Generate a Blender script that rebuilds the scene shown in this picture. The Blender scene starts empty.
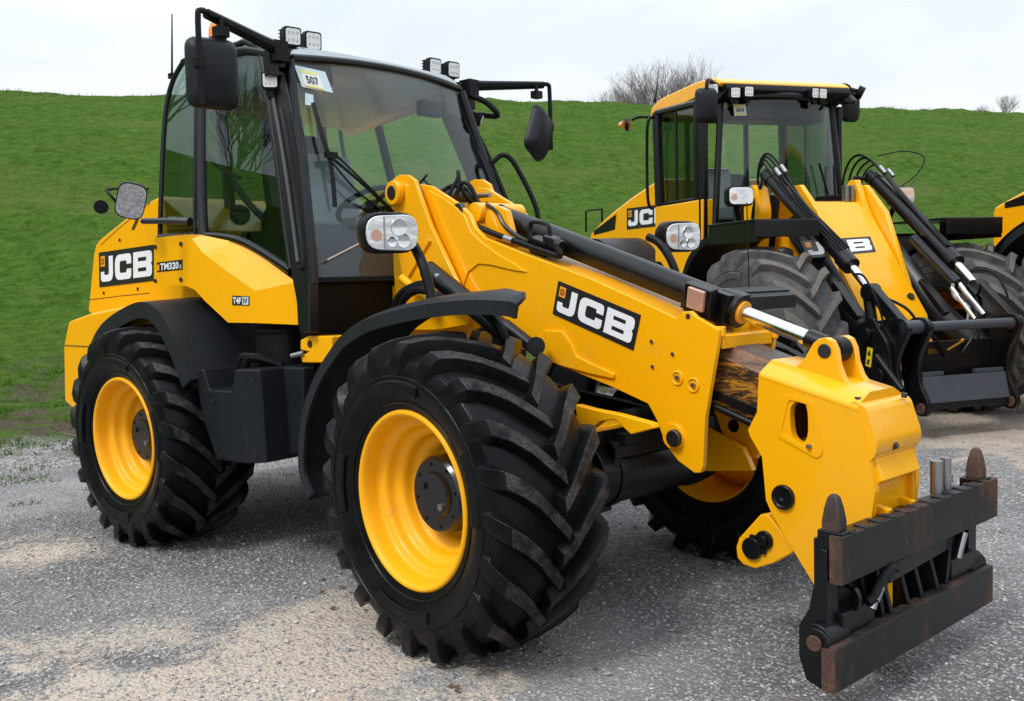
import bpy, bmesh, math, random
from mathutils import Vector, Matrix
random.seed(7)
rad = math.radians
SC = bpy.context.scene
COL = SC.collection
# ------------------------------------------------------------------ camera (solved from the machine's own dimensions)
FPX, PITCH, ROLL, YAW = 957.6, .073, -.030, 2.415
CPOS = Vector((2.903, -3.149, 1.41))
_f = Vector((math.cos(YAW)*math.cos(PITCH), math.sin(YAW)*math.cos(PITCH), -math.sin(PITCH)))
_r = Vector((math.sin(YAW), -math.cos(YAW), 0)); _u = _r.cross(_f)
CR = _r*math.cos(ROLL) + _u*math.sin(ROLL)
CU = -_r*math.sin(ROLL) + _u*math.cos(ROLL)
CF = _f
cam_data = bpy.data.cameras.new('camera'); cam = bpy.data.objects.new('camera', cam_data)
COL.objects.link(cam); SC.camera = cam
M3 = Matrix((CR, CU, -CF)).transposed()
cam.matrix_world = Matrix.Translation(CPOS) @ M3.to_4x4()
cam_data.sensor_width = 36; cam_data.lens = FPX*36/1024; cam_data.clip_end = 2000; cam_data.clip_start = .05

# frames: front chassis, rear chassis (articulated), second loader
FR = {'F': Matrix.Identity(4)}
FR['R'] = Matrix.Translation((-1.2, 0, 0)) @ Matrix.Rotation(.128, 4, 'Z') @ Matrix.Translation((1.2, 0, 0))
PSI = rad(-23.5)
_a = Vector((math.cos(PSI), math.sin(PSI), 0)); _b = Vector((-_a.y, _a.x, 0))
O2 = Vector((CPOS.x, CPOS.y, 0)) + _b*5.29 + _a*(-6.7)
FR['L'] = Matrix.Translation(O2) @ Matrix.Rotation(PSI, 4, 'Z')

def ray(px, py, fr):
    d = CF + CR*((px-512)/FPX) - CU*((py-350.5)/FPX)
    inv = FR[fr].inverted()
    return inv @ CPOS, inv.to_3x3() @ d
def hit(px, py, fr, n, d):
    """point of a photograph measurement on the plane n.p = d of a frame (metres)"""
    c, v = ray(px, py, fr); n = Vector(n)
    return c + v*((d - n.dot(c))/n.dot(v))
def on(px, py, fr, ax, val):
    return hit(px, py, fr, {'x': (1,0,0), 'y': (0,1,0), 'z': (0,0,1)}[ax], val)
def T(pts, fr, y):
    o = [on(p[0], p[1], fr, 'y', y) for p in pts]
    return [(q.x, q.z) for q in o]

# ------------------------------------------------------------------ materials
class NT:
    def __init__(s, name):
        s.m = bpy.data.materials.new(name); s.m.use_nodes = True; s.t = s.m.node_tree; s.t.nodes.clear()
        s.out = s.n('ShaderNodeOutputMaterial')
    def n(s, t, **k):
        o = s.t.nodes.new(t)
        for a, b in k.items(): setattr(o, a, b)
        return o
    def l(s, a, b): s.t.links.new(a, b)
    def val(s, sock, v):
        if hasattr(v, 'is_linked'): s.l(v, sock)
        else: sock.default_value = v
    def coord(s, kind='Object'):
        return s.n('ShaderNodeTexCoord').outputs[kind]
    def noise(s, vec, scale, detail=4, rough=.55, dist=0, out='Fac'):
        o = s.n('ShaderNodeTexNoise'); s.l(vec, o.inputs['Vector']); o.inputs['Scale'].default_value = scale
        o.inputs['Detail'].default_value = detail; o.inputs['Roughness'].default_value = rough; o.inputs['Distortion'].default_value = dist
        return o.outputs[out]
    def ramp(s, fac, stops, interp='LINEAR'):
        o = s.n('ShaderNodeValToRGB'); s.l(fac, o.inputs[0]); e = o.color_ramp.elements; o.color_ramp.interpolation = interp
        while len(e) < len(stops): e.new(.5)
        for k, (p, c) in enumerate(stops):
            e[k].position = p; e[k].color = c if len(c) == 4 else (*c, 1)
        return o.outputs['Color']
    def g(s, fac, a, b):   # 0..1 ramp
        return s.ramp(fac, [(a, (0,0,0)), (b, (1,1,1))])
    def mix(s, fac, a, b, bt='MIX'):
        o = s.n('ShaderNodeMixRGB', blend_type=bt); s.val(o.inputs[0], fac)
        s.val(o.inputs[1], a if not isinstance(a, tuple) else (*a[:3], 1)); s.val(o.inputs[2], b if not isinstance(b, tuple) else (*b[:3], 1))
        return o.outputs[0]
    def math(s, op, a, b=0., clamp=False):
        o = s.n('ShaderNodeMath', operation=op, use_clamp=clamp); s.val(o.inputs[0], a); s.val(o.inputs[1], b); return o.outputs[0]
    def bump(s, h, strength, dist=.01, prev=None):
        o = s.n('ShaderNodeBump'); s.l(h, o.inputs['Height']); o.inputs['Strength'].default_value = strength; o.inputs['Distance'].default_value = dist
        if prev: s.l(prev, o.inputs['Normal'])
        return o.outputs[0]
    def bsdf(s, color, rough=.5, metal=0., spec=.5, coat=0., normal=None, **k):
        o = s.n('ShaderNodeBsdfPrincipled')
        s.val(o.inputs['Base Color'], color if not isinstance(color, tuple) else (*color[:3], 1)); s.val(o.inputs['Roughness'], rough); s.val(o.inputs['Metallic'], metal)
        o.inputs['Specular IOR Level'].default_value = spec; s.val(o.inputs['Coat Weight'], coat)
        o.inputs['Coat Roughness'].default_value = .08
        if normal: s.l(normal, o.inputs['Normal'])
        s.l(o.outputs[0], s.out.inputs[0]); return o

MATS = {}
def mat_paint(name, col, rough=.32, coat=.35, dirt=.25, dirtcol=(.30,.22,.10), bump=.02, spec=.35):
    t = NT(name); c = t.coord()
    n1 = t.noise(c, 2.3, 6, .6); n2 = t.noise(c, 60, 3)
    base = t.mix(t.math('MULTIPLY', t.g(n1, .35, .7), .10), col, tuple(x*.82 for x in col))
    d = t.math('MULTIPLY', t.math('MULTIPLY', t.g(t.noise(c, 7, 8, .72), .56, .78), t.g(n2, .35, .6)), dirt)
    base = t.mix(d, base, dirtcol)
    r = t.math('ADD', t.math('MULTIPLY', n1, .22), rough-.1)
    t.bsdf(base, r, spec=spec, coat=coat, normal=t.bump(t.noise(c, 25, 3), bump, .01)); MATS[name] = t.m
YEL = (.94, .425, .0025)
mat_paint('yellow_paint', YEL, .26, .45, .32, spec=.3)
mat_paint('yellow_paint_dusty', (.80, .35, .008), .42, .2, .45)
mat_paint('worn_yellow', (.30,.15,.01), .5, .0, .5)
mat_paint('black_paint', (.004,.0045,.0055), .30, .0, .15, (.10,.09,.075))
mat_paint('grey_paint', (.045,.053,.066), .45, .1, .4, (.18,.15,.12))
mat_paint('coupler_grey', (.050,.060,.078), .45, .05, .3)
mat_paint('light_grey_paint', (.55,.60,.63), .25, .5, .15, (.3,.3,.28))
def mat_plastic(name, col, rough, dirt=.3):
    t = NT(name); c = t.coord()
    n = t.noise(c, 3, 5, .6); fine = t.noise(c, 350, 2)
    base = t.mix(t.math('MULTIPLY', t.g(n, .4, .75), dirt), col, tuple(x*1.5+.006 for x in col))
    t.bsdf(base, t.math('ADD', t.math('MULTIPLY', n, .25), rough-.12), spec=.16, normal=t.bump(fine, .12, .002)); MATS[name] = t.m
mat_plastic('black_plastic', (.006,.0065,.0075), .40)
mat_plastic('fender_plastic', (.016,.018,.021), .40, .35)
mat_plastic('tank_plastic', (.010,.012,.015), .45, .3)
mat_plastic('hose_rubber', (.006,.006,.007), .42)
mat_plastic('seat_fabric', (.045,.047,.052), .85)
mat_plastic('grey_trim', (.09,.095,.10), .6)
def mat_rubber(name, dust, col=(.0085,.009,.010), rough=.36, spec=.12):
    t = NT(name); c = t.coord()
    n = t.noise(c, 9, 7, .7); f = t.noise(c, 160, 4, .7)
    d = t.math('MULTIPLY', t.math('MULTIPLY', t.g(n, .38, .62), t.g(f, .36, .62)), dust)
    base = t.mix(d, col, (.17,.155,.14))
    r = t.math('ADD', t.math('MULTIPLY', d, .5), t.math('ADD', t.math('MULTIPLY', t.noise(c, 5, 4), .25), rough-.12), clamp=True)
    nb = t.bump(t.noise(c, 14, 4), .25, .01); nb = t.bump(f, .15 + .4*dust, .004, nb)
    t.bsdf(base, r, spec=spec, normal=nb); MATS[name] = t.m
mat_rubber('tyre_rubber', .05, (.0035,.0038,.0045), .27, .13); mat_rubber('tyre_lug_face', .62, (.007,.007,.008), .42, .14)
mat_rubber('dull_tyre_rubber', .8, (.055,.055,.058), .55); mat_rubber('dull_lug_face', 1.0, (.12,.108,.095), .65)
def mat_metal(name, col, rough, metal=1.):
    t = NT(name); c = t.coord(); n = t.noise(c, 12, 5)
    t.bsdf(t.mix(t.math('MULTIPLY', n, .35), col, tuple(x*.6 for x in col)), t.math('ADD', t.math('MULTIPLY', n, .15), rough-.05), metal); MATS[name] = t.m
mat_metal('chrome', (.80,.81,.82), .10); mat_metal('steel', (.40,.40,.41), .38); mat_metal('dark_steel', (.09,.09,.095), .45)
def mat_rusty(name, lo, hi, colb=(.020,.021,.024), r1=(.13,.045,.018), r2=(.055,.028,.017), sc=6):
    t = NT(name); c = t.coord()
    mp = t.n('ShaderNodeMapping'); t.l(c, mp.inputs[0]); mp.inputs['Scale'].default_value = (1.0, 1.0, .45)
    n = t.noise(mp.outputs[0], sc, 9, .72, .15); f = t.noise(c, 70, 5, .7)
    rust = t.mix(t.g(f, .35, .65), r1, r2)
    sy = t.n('ShaderNodeSeparateXYZ'); t.l(c, sy.inputs[0])
    ends = t.g(t.math('ABSOLUTE', sy.outputs['Y']), .44, .60)      # the bar ends have lost most of their paint
    w = t.g(t.math('ADD', t.math('ADD', t.math('MULTIPLY', n, .8), t.math('MULTIPLY', f, .2)), t.math('MULTIPLY', ends, .14)), lo, hi)
    scr = t.g(t.noise(mp.outputs[0], 38, 5, .75, 1.5), .62, .68)
    base = t.mix(w, colb, rust); base = t.mix(t.math('MULTIPLY', scr, .55), base, (.17,.16,.15))
    t.bsdf(base, t.math('ADD', t.math('MULTIPLY', w, .35), .42), t.math('MULTIPLY', t.math('SUBTRACT', 1., w), .25), normal=t.bump(f, .25, .003)); MATS[name] = t.m
mat_rusty('rusty_steel', .52, .65, (.012,.0125,.014), r1=(.11,.045,.022)); mat_rusty('rusty_bar', .55, .66, (.012,.0125,.014), r1=(.11,.045,.022), r2=(.035,.021,.015)); mat_rusty('very_rusty_steel', .46, .62, r1=(.12,.055,.030), r2=(.045,.026,.019)); mat_rusty('shaft_rust', .36, .6, (.03,.022,.018))
# worn inner boom: yellow paint scraped to dark oily steel
t = NT('worn_boom'); c = t.coord()
mp = t.n('ShaderNodeMapping'); t.l(c, mp.inputs[0]); mp.inputs['Rotation'].default_value = (0, rad(-17), 0); mp.inputs['Scale'].default_value = (1.4, 9, 9)
n = t.noise(mp.outputs[0], 2.6, 8, .7, .8); n2 = t.noise(mp.outputs[0], 7, 8, .75, 1.5)
base = t.ramp(n, [(.30, (.012,.010,.010)), (.42, (.10,.045,.018)), (.50, (.20,.10,.05)), (.58, (.12,.05,.02)), (.66, (.025,.02,.019)), (.8, (.17,.12,.085))])
base = t.mix(t.math('MULTIPLY', t.g(n2, .52, .62), .8), base, (.012,.011,.012))
t.bsdf(base, t.math('ADD', t.math('MULTIPLY', n2, .5), .12), .2, normal=t.bump(n2, .3, .004)); MATS['worn_boom'] = t.m
def worn(name, stops, k2=.8, thr=(.52,.62)):
    t = NT(name); c = t.coord()
    mp = t.n('ShaderNodeMapping'); t.l(c, mp.inputs[0]); mp.inputs['Rotation'].default_value = (0, rad(-17), 0); mp.inputs['Scale'].default_value = (1.6, 11, 11)
    n = t.noise(mp.outputs[0], 2.2, 8, .7, .8); n2 = t.noise(mp.outputs[0], 6, 8, .75, 1.5)
    base = t.mix(t.math('MULTIPLY', t.g(n2, *thr), k2), t.ramp(n, stops), (.014,.011,.010))
    t.bsdf(base, t.math('ADD', t.math('MULTIPLY', n2, .5), .15), .1, normal=t.bump(n2, .3, .004)); MATS[name] = t.m
worn('worn_boom_top', [(.3, (.018,.016,.016)), (.5, (.065,.048,.040)), (.6, (.022,.019,.019)), (.75, (.16,.095,.045))])
worn('worn_boom_side', [(.3, (.36,.14,.012)), (.46, (.50,.21,.015)), (.52, (.16,.06,.015)), (.58, (.025,.016,.012)), (.68, (.40,.17,.02)), (.8, (.05,.03,.02))], .95, (.47,.54))
def mat_flat(name, col, rough=.4, em=0, coat=0):
    t = NT(name); b = t.bsdf(col, rough, coat=coat)
    if em: b.inputs['Emission Color'].default_value = (*col, 1); b.inputs['Emission Strength'].default_value = em
    MATS[name] = t.m
mat_flat('decal_black', (.016,.016,.018), .35); mat_flat('decal_white', (.82,.83,.85), .35); mat_flat('decal_orange', (.85,.36,.02), .35)
mat_flat('decal_red', (.35,.05,.02), .4); mat_flat('sticker_white', (.78,.80,.80), .5); mat_flat('sticker_yellow', (.80,.72,.18), .5)
mat_flat('sticker_ink', (.03,.03,.05), .5); mat_flat('amber_plastic', (.85,.22,.01), .2, 0, .5); mat_flat('pale_blue_film', (.55,.66,.68), .3)
mat_flat('yellow_black_sign', (.75,.55,.02), .4); mat_plastic('deep_black', (.0015,.0016,.002), .55, .1)
mat_paint('rim_paint', YEL, .42, .08, .8, (.26,.20,.12), spec=.3)
mat_flat('crack_dark', (.02,.015,.008), .8); mat_flat('hub_black', (.004,.004,.005), .25, 0, .3)
mat_flat('plastic_film', (.20,.24,.24), .25)
t = NT('lamp_lens'); c = t.coord(); v = t.n('ShaderNodeTexVoronoi'); t.l(c, v.inputs['Vector']); v.inputs['Scale'].default_value = 26
n = t.noise(c, 18, 3)
mpl = t.n('ShaderNodeMapping'); t.l(c, mpl.inputs[0]); mpl.inputs['Scale'].default_value = (6, 9, 26); nn = t.noise(mpl.outputs[0], 1.0, 2, .5)
t.bsdf(t.ramp(nn, [(.32, (.62,.63,.64)), (.48, (.80,.81,.82)), (.7, (.93,.93,.94))]), .10, .45, coat=1., normal=t.bump(nn, .15, .01)); MATS['lamp_lens'] = t.m
t = NT('amber_lens'); t.bsdf((.62,.36,.26), .15, .2, coat=1.); MATS['amber_lens'] = t.m
t = NT('led_lens'); t.bsdf((.80,.80,.78), .2, .2, coat=1.); MATS['led_lens'] = t.m
t = NT('led_well'); t.bsdf((.55,.55,.53), .2, .5); MATS['led_well'] = t.m
t = NT('mirror_glass'); t.bsdf((.75,.76,.77), .02, 1.); MATS['mirror_glass'] = t.m
def mat_glass(name, tint, refl=1.0, haze=0.0):
    t = NT(name); tr = t.n('ShaderNodeBsdfTransparent'); tr.inputs[0].default_value = (*tint, 1)
    gl = t.n('ShaderNodeBsdfGlossy'); gl.inputs['Roughness'].default_value = .0; gl.inputs[0].default_value = (1,1,1,1)
    ge = t.n('ShaderNodeNewGeometry'); dt = t.n('ShaderNodeVectorMath', operation='DOT_PRODUCT'); t.l(ge.outputs['Normal'], dt.inputs[0]); t.l(ge.outputs['Incoming'], dt.inputs[1])
    cs = t.math('ABSOLUTE', dt.outputs['Value']); sch = t.math('ADD', .045, t.math('MULTIPLY', .95, t.math('POWER', t.math('SUBTRACT', 1., cs), 5.)))
    mx = t.n('ShaderNodeMixShader'); t.l(t.math('MULTIPLY', sch, refl, clamp=True), mx.inputs[0]); t.l(tr.outputs[0], mx.inputs[1]); t.l(gl.outputs[0], mx.inputs[2])
    last = mx
    if haze:
        df = t.n('ShaderNodeBsdfDiffuse'); df.inputs[0].default_value = (.5,.55,.6,1)
        c = t.coord(); h = t.math('MULTIPLY', t.g(t.noise(c, 4, 6, .7), .3, .75), haze)
        m2 = t.n('ShaderNodeMixShader'); t.l(h, m2.inputs[0]); t.l(mx.outputs[0], m2.inputs[1]); t.l(df.outputs[0], m2.inputs[2]); last = m2
    t.l(last.outputs[0], t.out.inputs[0]); MATS[name] = t.m
mat_glass('side_glass', (.46,.55,.52), 1.0, .0); mat_glass('windscreen_glass', (.93,.97,.98), .62, .0); mat_glass('rear_glass', (.95,.98,.97), .4)
t = NT('bark'); c = t.coord(); t.bsdf(t.mix(t.noise(c, 3), (.10,.085,.08), (.20,.17,.155)), .9); MATS['bark'] = t.m

# ------------------------------------------------------------------ mesh helper
def catmull(pts, k=6, closed=False):
    P = [Vector(p) for p in pts]; n = len(P); out = []
    rng = range(n if closed else n-1)
    for i in rng:
        if closed: a, b, c, d = P[(i-1)%n], P[i], P[(i+1)%n], P[(i+2)%n]
        else: a, b, c, d = P[max(i-1,0)], P[i], P[i+1], P[min(i+2,n-1)]
        for j in range(k):
            t = j/k
            out.append(.5*((2*b)+(c-a)*t+(2*a-5*b+4*c-d)*t*t+(3*b-a-3*c+d)*t**3))
    if not closed: out.append(P[-1])
    return out
def cat2(pts, k=5): return [(v[0], v[1]) for v in catmull([(p[0], p[1], 0) for p in pts], k)]
def rpoly(pts, k=5):
    """rounded polygon; each point (x, y[, r])"""
    out = []; n = len(pts)
    for i, p in enumerate(pts):
        if len(p) < 3 or p[2] <= 0: out.append((p[0], p[1])); continue
        a = Vector(pts[i-1][:2]); b = Vector(p[:2]); c = Vector(pts[(i+1)%n][:2]); r = p[2]
        u = (a-b); v = (c-b); r = min(r, u.length*.5, v.length*.5); u.normalize(); v.normalize()
        s, e = b+u*r, b+v*r
        for j in range(k+1):
            t = j/k; q = s*(1-t)**2 + b*2*t*(1-t) + e*t*t; out.append((q.x, q.y))
    return out

class MB:
    def __init__(s): s.v = []; s.f = []; s.m = []
    def add(s, vs, fs, m=0):
        o = len(s.v); s.v += [Vector(v) for v in vs]
        for f in fs: s.f.append([i+o for i in f]); s.m.append(m)
        return s
    def prism(s, pts, y0, y1, m=0):
        n = len(pts)
        vs = [(p[0], y0, p[1]) for p in pts] + [(p[0], y1, p[1]) for p in pts]
        fs = [list(range(n)), list(range(2*n-1, n-1, -1))] + [[i, (i+1)%n, n+(i+1)%n, n+i] for i in range(n)]
        return s.add(vs, fs, m)
    def slab(s, pts3, nrm, th, m=0):
        """polygon in space given a thickness along nrm"""
        n = len(pts3); d = Vector(nrm).normalized()*th
        vs = [Vector(p) for p in pts3] + [Vector(p)+d for p in pts3]
        fs = [list(range(n)), list(range(2*n-1, n-1, -1))] + [[i, (i+1)%n, n+(i+1)%n, n+i] for i in range(n)]
        return s.add(vs, fs, m)
    def holed(s, outer, inner, y0, y1, m=0):
        """plate with a hole: outer & inner have the same number of points, matched one to one"""
        n = len(outer); vs = []
        for y in (y0, y1):
            vs += [(p[0], y, p[1]) for p in outer] + [(p[0], y, p[1]) for p in inner]
        fs = []
        for i in range(n):
            j = (i+1) % n
            fs += [[i, j, n+j, n+i], [2*n+j, 2*n+i, 3*n+i, 3*n+j], [i, 2*n+i, 2*n+j, j], [n+i, n+j, 3*n+j, 3*n+i]]
        return s.add(vs, fs, m)
    def box(s, c, sz, rot=None, m=0):
        c = Vector(c); vs = []
        for x in (-.5,.5):
            for y in (-.5,.5):
                for z in (-.5,.5):
                    p = Vector((x*sz[0], y*sz[1], z*sz[2]))
                    if rot is not None: p = rot @ p
                    vs.append(c+p)
        return s.add(vs, [[0,1,3,2],[4,6,7,5],[0,4,5,1],[2,3,7,6],[0,2,6,4],[1,5,7,3]], m)
    def cyl(s, p0, p1, r, r2=None, n=20, m=0):
        p0, p1 = Vector(p0), Vector(p1); r2 = r if r2 is None else r2
        d = (p1-p0).normalized(); a = d.orthogonal().normalized(); b = d.cross(a)
        vs = [p0+(a*math.cos(2*math.pi*i/n)+b*math.sin(2*math.pi*i/n))*r for i in range(n)] + [p1+(a*math.cos(2*math.pi*i/n)+b*math.sin(2*math.pi*i/n))*r2 for i in range(n)]
        return s.add(vs, [list(range(n-1,-1,-1)), list(range(n, 2*n))] + [[i,(i+1)%n,n+(i+1)%n,n+i] for i in range(n)], m)
    def tube(s, pts, r, n=8, k=5, m=0, flat=1.0):
        P = catmull(pts, k) if len(pts) > 2 and k > 1 else [Vector(p) for p in pts]
        N = len(P); vs = []; up = None
        for i, p in enumerate(P):
            d = (P[min(i+1,N-1)]-P[max(i-1,0)]).normalized()
            if up is None: up = d.orthogonal().normalized()
            up = (up - d*up.dot(d)); up = up.normalized() if up.length > 1e-6 else d.orthogonal().normalized()
            b = d.cross(up); rr = r(i/(N-1)) if callable(r) else r
            for j in range(n):
                t = 2*math.pi*(j+.5)/n; vs.append(p+up*math.cos(t)*rr+b*math.sin(t)*rr*flat)
        fs = [[i*n+j, i*n+(j+1)%n, (i+1)*n+(j+1)%n, (i+1)*n+j] for i in range(N-1) for j in range(n)]
        fs += [list(range(n-1,-1,-1)), [(N-1)*n+j for j in range(n)]]
        return s.add(vs, fs, m)
    def lathe(s, prof, c, n=48, m=0, closed=False, axis='y'):
        k = len(prof); vs = []
        for i in range(n):
            t = 2*math.pi*i/n
            for (a, r) in prof:
                if axis == 'y': vs.append((c[0]+r*math.cos(t), c[1]+a, c[2]+r*math.sin(t)))
                elif axis == 'x': vs.append((c[0]+a, c[1]+r*math.cos(t), c[2]+r*math.sin(t)))
                else: vs.append((c[0]+r*math.cos(t), c[1]+r*math.sin(t), c[2]+a))
        fs = [[i*k+j, i*k+(j+1)%k, ((i+1)%n)*k+(j+1)%k, ((i+1)%n)*k+j] for i in range(n) for j in range(k if closed else k-1)]
        return s.add(vs, fs, m)
    def shell(s, pts, th, y0, y1, m=0):
        """a bent sheet: polyline (x,z) thickened to its right, running from y0 to y1"""
        n = len(pts); off = []
        for i in range(n):
            a = Vector(pts[max(i-1,0)]); b = Vector(pts[min(i+1,n-1)]); d = (b-a).normalized()
            off.append((pts[i][0]+d.y*th, pts[i][1]-d.x*th))
        vs = []
        for (A, y) in ((pts,y0),(off,y0),(pts,y1),(off,y1)): vs += [(p[0], y, p[1]) for p in A]
        fs = []
        for i in range(n-1):
            fs += [[i,i+1,n+i+1,n+i],[2*n+i+1,2*n+i,3*n+i,3*n+i+1],[i+1,i,2*n+i,2*n+i+1],[n+i,n+i+1,3*n+i+1,3*n+i]]
        fs += [[0,n,3*n,2*n],[n-1,3*n-1,4*n-1,2*n-1]]
        return s.add(vs, fs, m)
    def mir(s):
        o = MB(); o.v = [Vector((v.x, -v.y, v.z)) for v in s.v]; o.f = [list(reversed(f)) for f in s.f]; o.m = list(s.m); return o
    def xf(s, M):
        s.v = [M @ v for v in s.v]; return s
    def join(s, o, m=0):
        k = len(s.v); s.v += o.v; s.f += [[i+k for i in f] for f in o.f]; s.m += [x+m for x in o.m]; return s
    def build(s, name, mats, parent=None, fr=None, bevel=0, ang=38, smooth=True, recalc=True, harden=True):
        me = bpy.data.meshes.new(name); me.from_pydata([tuple(v) for v in s.v], [], s.f)
        for mn in ([mats] if isinstance(mats, str) else mats): me.materials.append(MATS[mn])
        me.polygons.foreach_set('material_index', s.m)
        if recalc:
            bm = bmesh.new(); bm.from_mesh(me); bmesh.ops.recalc_face_normals(bm, faces=bm.faces); bm.to_mesh(me); bm.free()
        if smooth:
            me.polygons.foreach_set('use_smooth', [True]*len(me.polygons)); me.set_sharp_from_angle(angle=rad(ang))
        o = bpy.data.objects.new(name, me); COL.objects.link(o)
        if parent is not None: o.parent = parent
        if fr is not None: o.matrix_basis = (ROOTINV @ FR[fr])
        if bevel:
            b = o.modifiers.new('bevel', 'BEVEL'); b.width = bevel; b.segments = 2; b.limit_method = 'ANGLE'; b.angle_limit = rad(32); b.harden_normals = harden
        return o
ROOTINV = Matrix.Identity(4)
def empty(name, label, cat, loc=(0,0,0), rz=0, group=None):
    o = bpy.data.objects.new(name, None); COL.objects.link(o); o.location = loc; o.rotation_euler = (0,0,rz)
    o['label'] = label; o['category'] = cat
    if group: o['group'] = group
    return o

def pair(mb, *a, **k):
    m2=mb.mir(); o=mb.build(*a,**k); m2.build(*a,**k); return o
# flat lettering ------------------------------------------------------------
def fill2d(loops):
    cu = bpy.data.curves.new('outline', 'CURVE'); cu.dimensions = '2D'; cu.fill_mode = 'BOTH'
    for L in loops:
        sp = cu.splines.new('POLY'); sp.points.add(len(L)-1); sp.use_cyclic_u = True
        for i, p in enumerate(L): sp.points[i].co = (p[0], p[1], 0, 1)
    o = bpy.data.objects.new('outline', cu); COL.objects.link(o)
    me = bpy.data.meshes.new_from_object(o); key = {}; V = []; mp_ = []
    for v in me.vertices:
        k = (round(v.co.x, 5), round(v.co.y, 5))
        if k not in key: key[k] = len(V); V.append((v.co.x, v.co.y))
        mp_.append(key[k])
    Fs = []
    for p in me.polygons:
        q = [mp_[i] for i in p.vertices]
        if len(set(q)) == len(q): Fs.append(q)
    r = (V, Fs)
    bpy.data.objects.remove(o); bpy.data.curves.remove(cu); bpy.data.meshes.remove(me); return r
def text2d(s, bold=.0):
    cu = bpy.data.curves.new('words', 'FONT'); cu.body = s; cu.offset = bold; cu.resolution_u = 3
    o = bpy.data.objects.new('words', cu); COL.objects.link(o)
    me = bpy.data.meshes.new_from_object(o); V = [(v.co.x, v.co.y) for v in me.vertices]; Fs = [list(p.vertices) for p in me.polygons]
    bpy.data.objects.remove(o); bpy.data.curves.remove(cu); bpy.data.meshes.remove(me)
    x0 = min(v[0] for v in V); x1 = max(v[0] for v in V); y0 = min(v[1] for v in V); y1 = max(v[1] for v in V)
    return [((v[0]-x0)/(x1-x0), (v[1]-y0)/(y1-y0)) for v in V], Fs
def quadmap(Q, off):
    TL, TR, BR, BL = [Vector(q) for q in Q]; n = (TR-TL).cross(BL-TL).normalized()
    if n.y > 0: n = -n          # letters face the outside (near) side
    def f(u, v, k=0): # u 0..1 right, v 0..1 up
        return (BL*(1-u)+BR*u)*(1-v) + (TL*(1-u)+TR*u)*v + n*(off+k)
    return f
def quad_plate(Q, off, m, name, parent):
    f = quadmap(Q, off); mb = MB()
    top = [f(0,0),f(1,0),f(1,1),f(0,1)]; bot = [f(0,0,-.002-off*.5),f(1,0,-.002-off*.5),f(1,1,-.002-off*.5),f(0,1,-.002-off*.5)]
    mb.add(top+bot, [[0,1,2,3],[7,6,5,4],[0,4,5,1],[1,5,6,2],[2,6,7,3],[3,7,4,0]])
    return mb.build(name, m, parent)
def put2d(shape, f, k, mb, u0=0, u1=1, v0=0, v1=1, m=0):
    V, Fs = shape; mb.add([f(u0+(u1-u0)*p[0], v0+(v1-v0)*p[1], k) for p in V], Fs, m); return mb
LW = 3.12
L_J = rpoly([(.60,.86),(.84,.86),(.84,.14,.24),(.12,.14,.22),(.12,.43),(.33,.43),(.33,.33,.05),(.60,.33,.08)])
L_C = rpoly([(1.88,.86,.24),(.96,.86,.26),(.96,.14,.26),(1.88,.14,.24),(1.88,.43),(1.62,.43),(1.62,.33,.05),(1.23,.33,.09),(1.23,.67,.09),(1.62,.67,.05),(1.62,.57),(1.88,.57)])
L_B = rpoly([(1.99,.86),(3.0,.86,.2),(3.0,.56,.08),(2.94,.50),(3.0,.44,.08),(3.0,.14,.2),(1.99,.14)])
H1 = rpoly([(2.25,.70),(2.70,.70,.04),(2.70,.59,.04),(2.25,.59)]); H2 = rpoly([(2.25,.41),(2.70,.41,.04),(2.70,.30,.04),(2.25,.30)])
SH = {k: ([(x/LW, y) for x, y in v], f) for k, (v, f) in {'J': fill2d([L_J]), 'C': fill2d([L_C]), 'B': fill2d([L_B, H1, H2])}.items()}
SQ = ([(.12/LW,.58),(.37/LW,.58),(.37/LW,.88),(.12/LW,.88)], [[0,1,2,3]])
SQD = fill2d([rpoly([(.17,.64),(.32,.64,.07),(.32,.82,.07),(.17,.82)]), rpoly([(.21,.69),(.27,.69,.03),(.27,.77,.03),(.21,.77)])]); SQD = ([(x/LW, y) for x, y in SQD[0]], SQD[1])
def big_decal(parent, Q, off=.003, name='maker_decal', lens=True):
    pl = quad_plate(Q, off, 'decal_black', name, parent); f = quadmap(Q, off)
    mb = MB()
    for k in 'JCB': put2d(SH[k], f, .0015, mb)
    mb.build('lettering', 'decal_white', pl, smooth=False, recalc=False)
    mb = MB(); put2d(SQ, f, .0015, mb); put2d(SQD, f, .0028, mb, m=1); mb.build('emblem', ['decal_orange','decal_red'], pl, smooth=False, recalc=False)
    return pl
def words(parent, Q, s, col, off, u0=0, u1=1, v0=0, v1=1, bold=.0, name='lettering'):
    f = quadmap(Q, off); mb = MB(); put2d(text2d(s, bold), f, 0, mb, u0, u1, v0, v1); return mb.build(name, col, parent, smooth=False, recalc=False)
def Y(pts, fr, y): return [on(p[0], p[1], fr, 'y', y) for p in pts]

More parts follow.
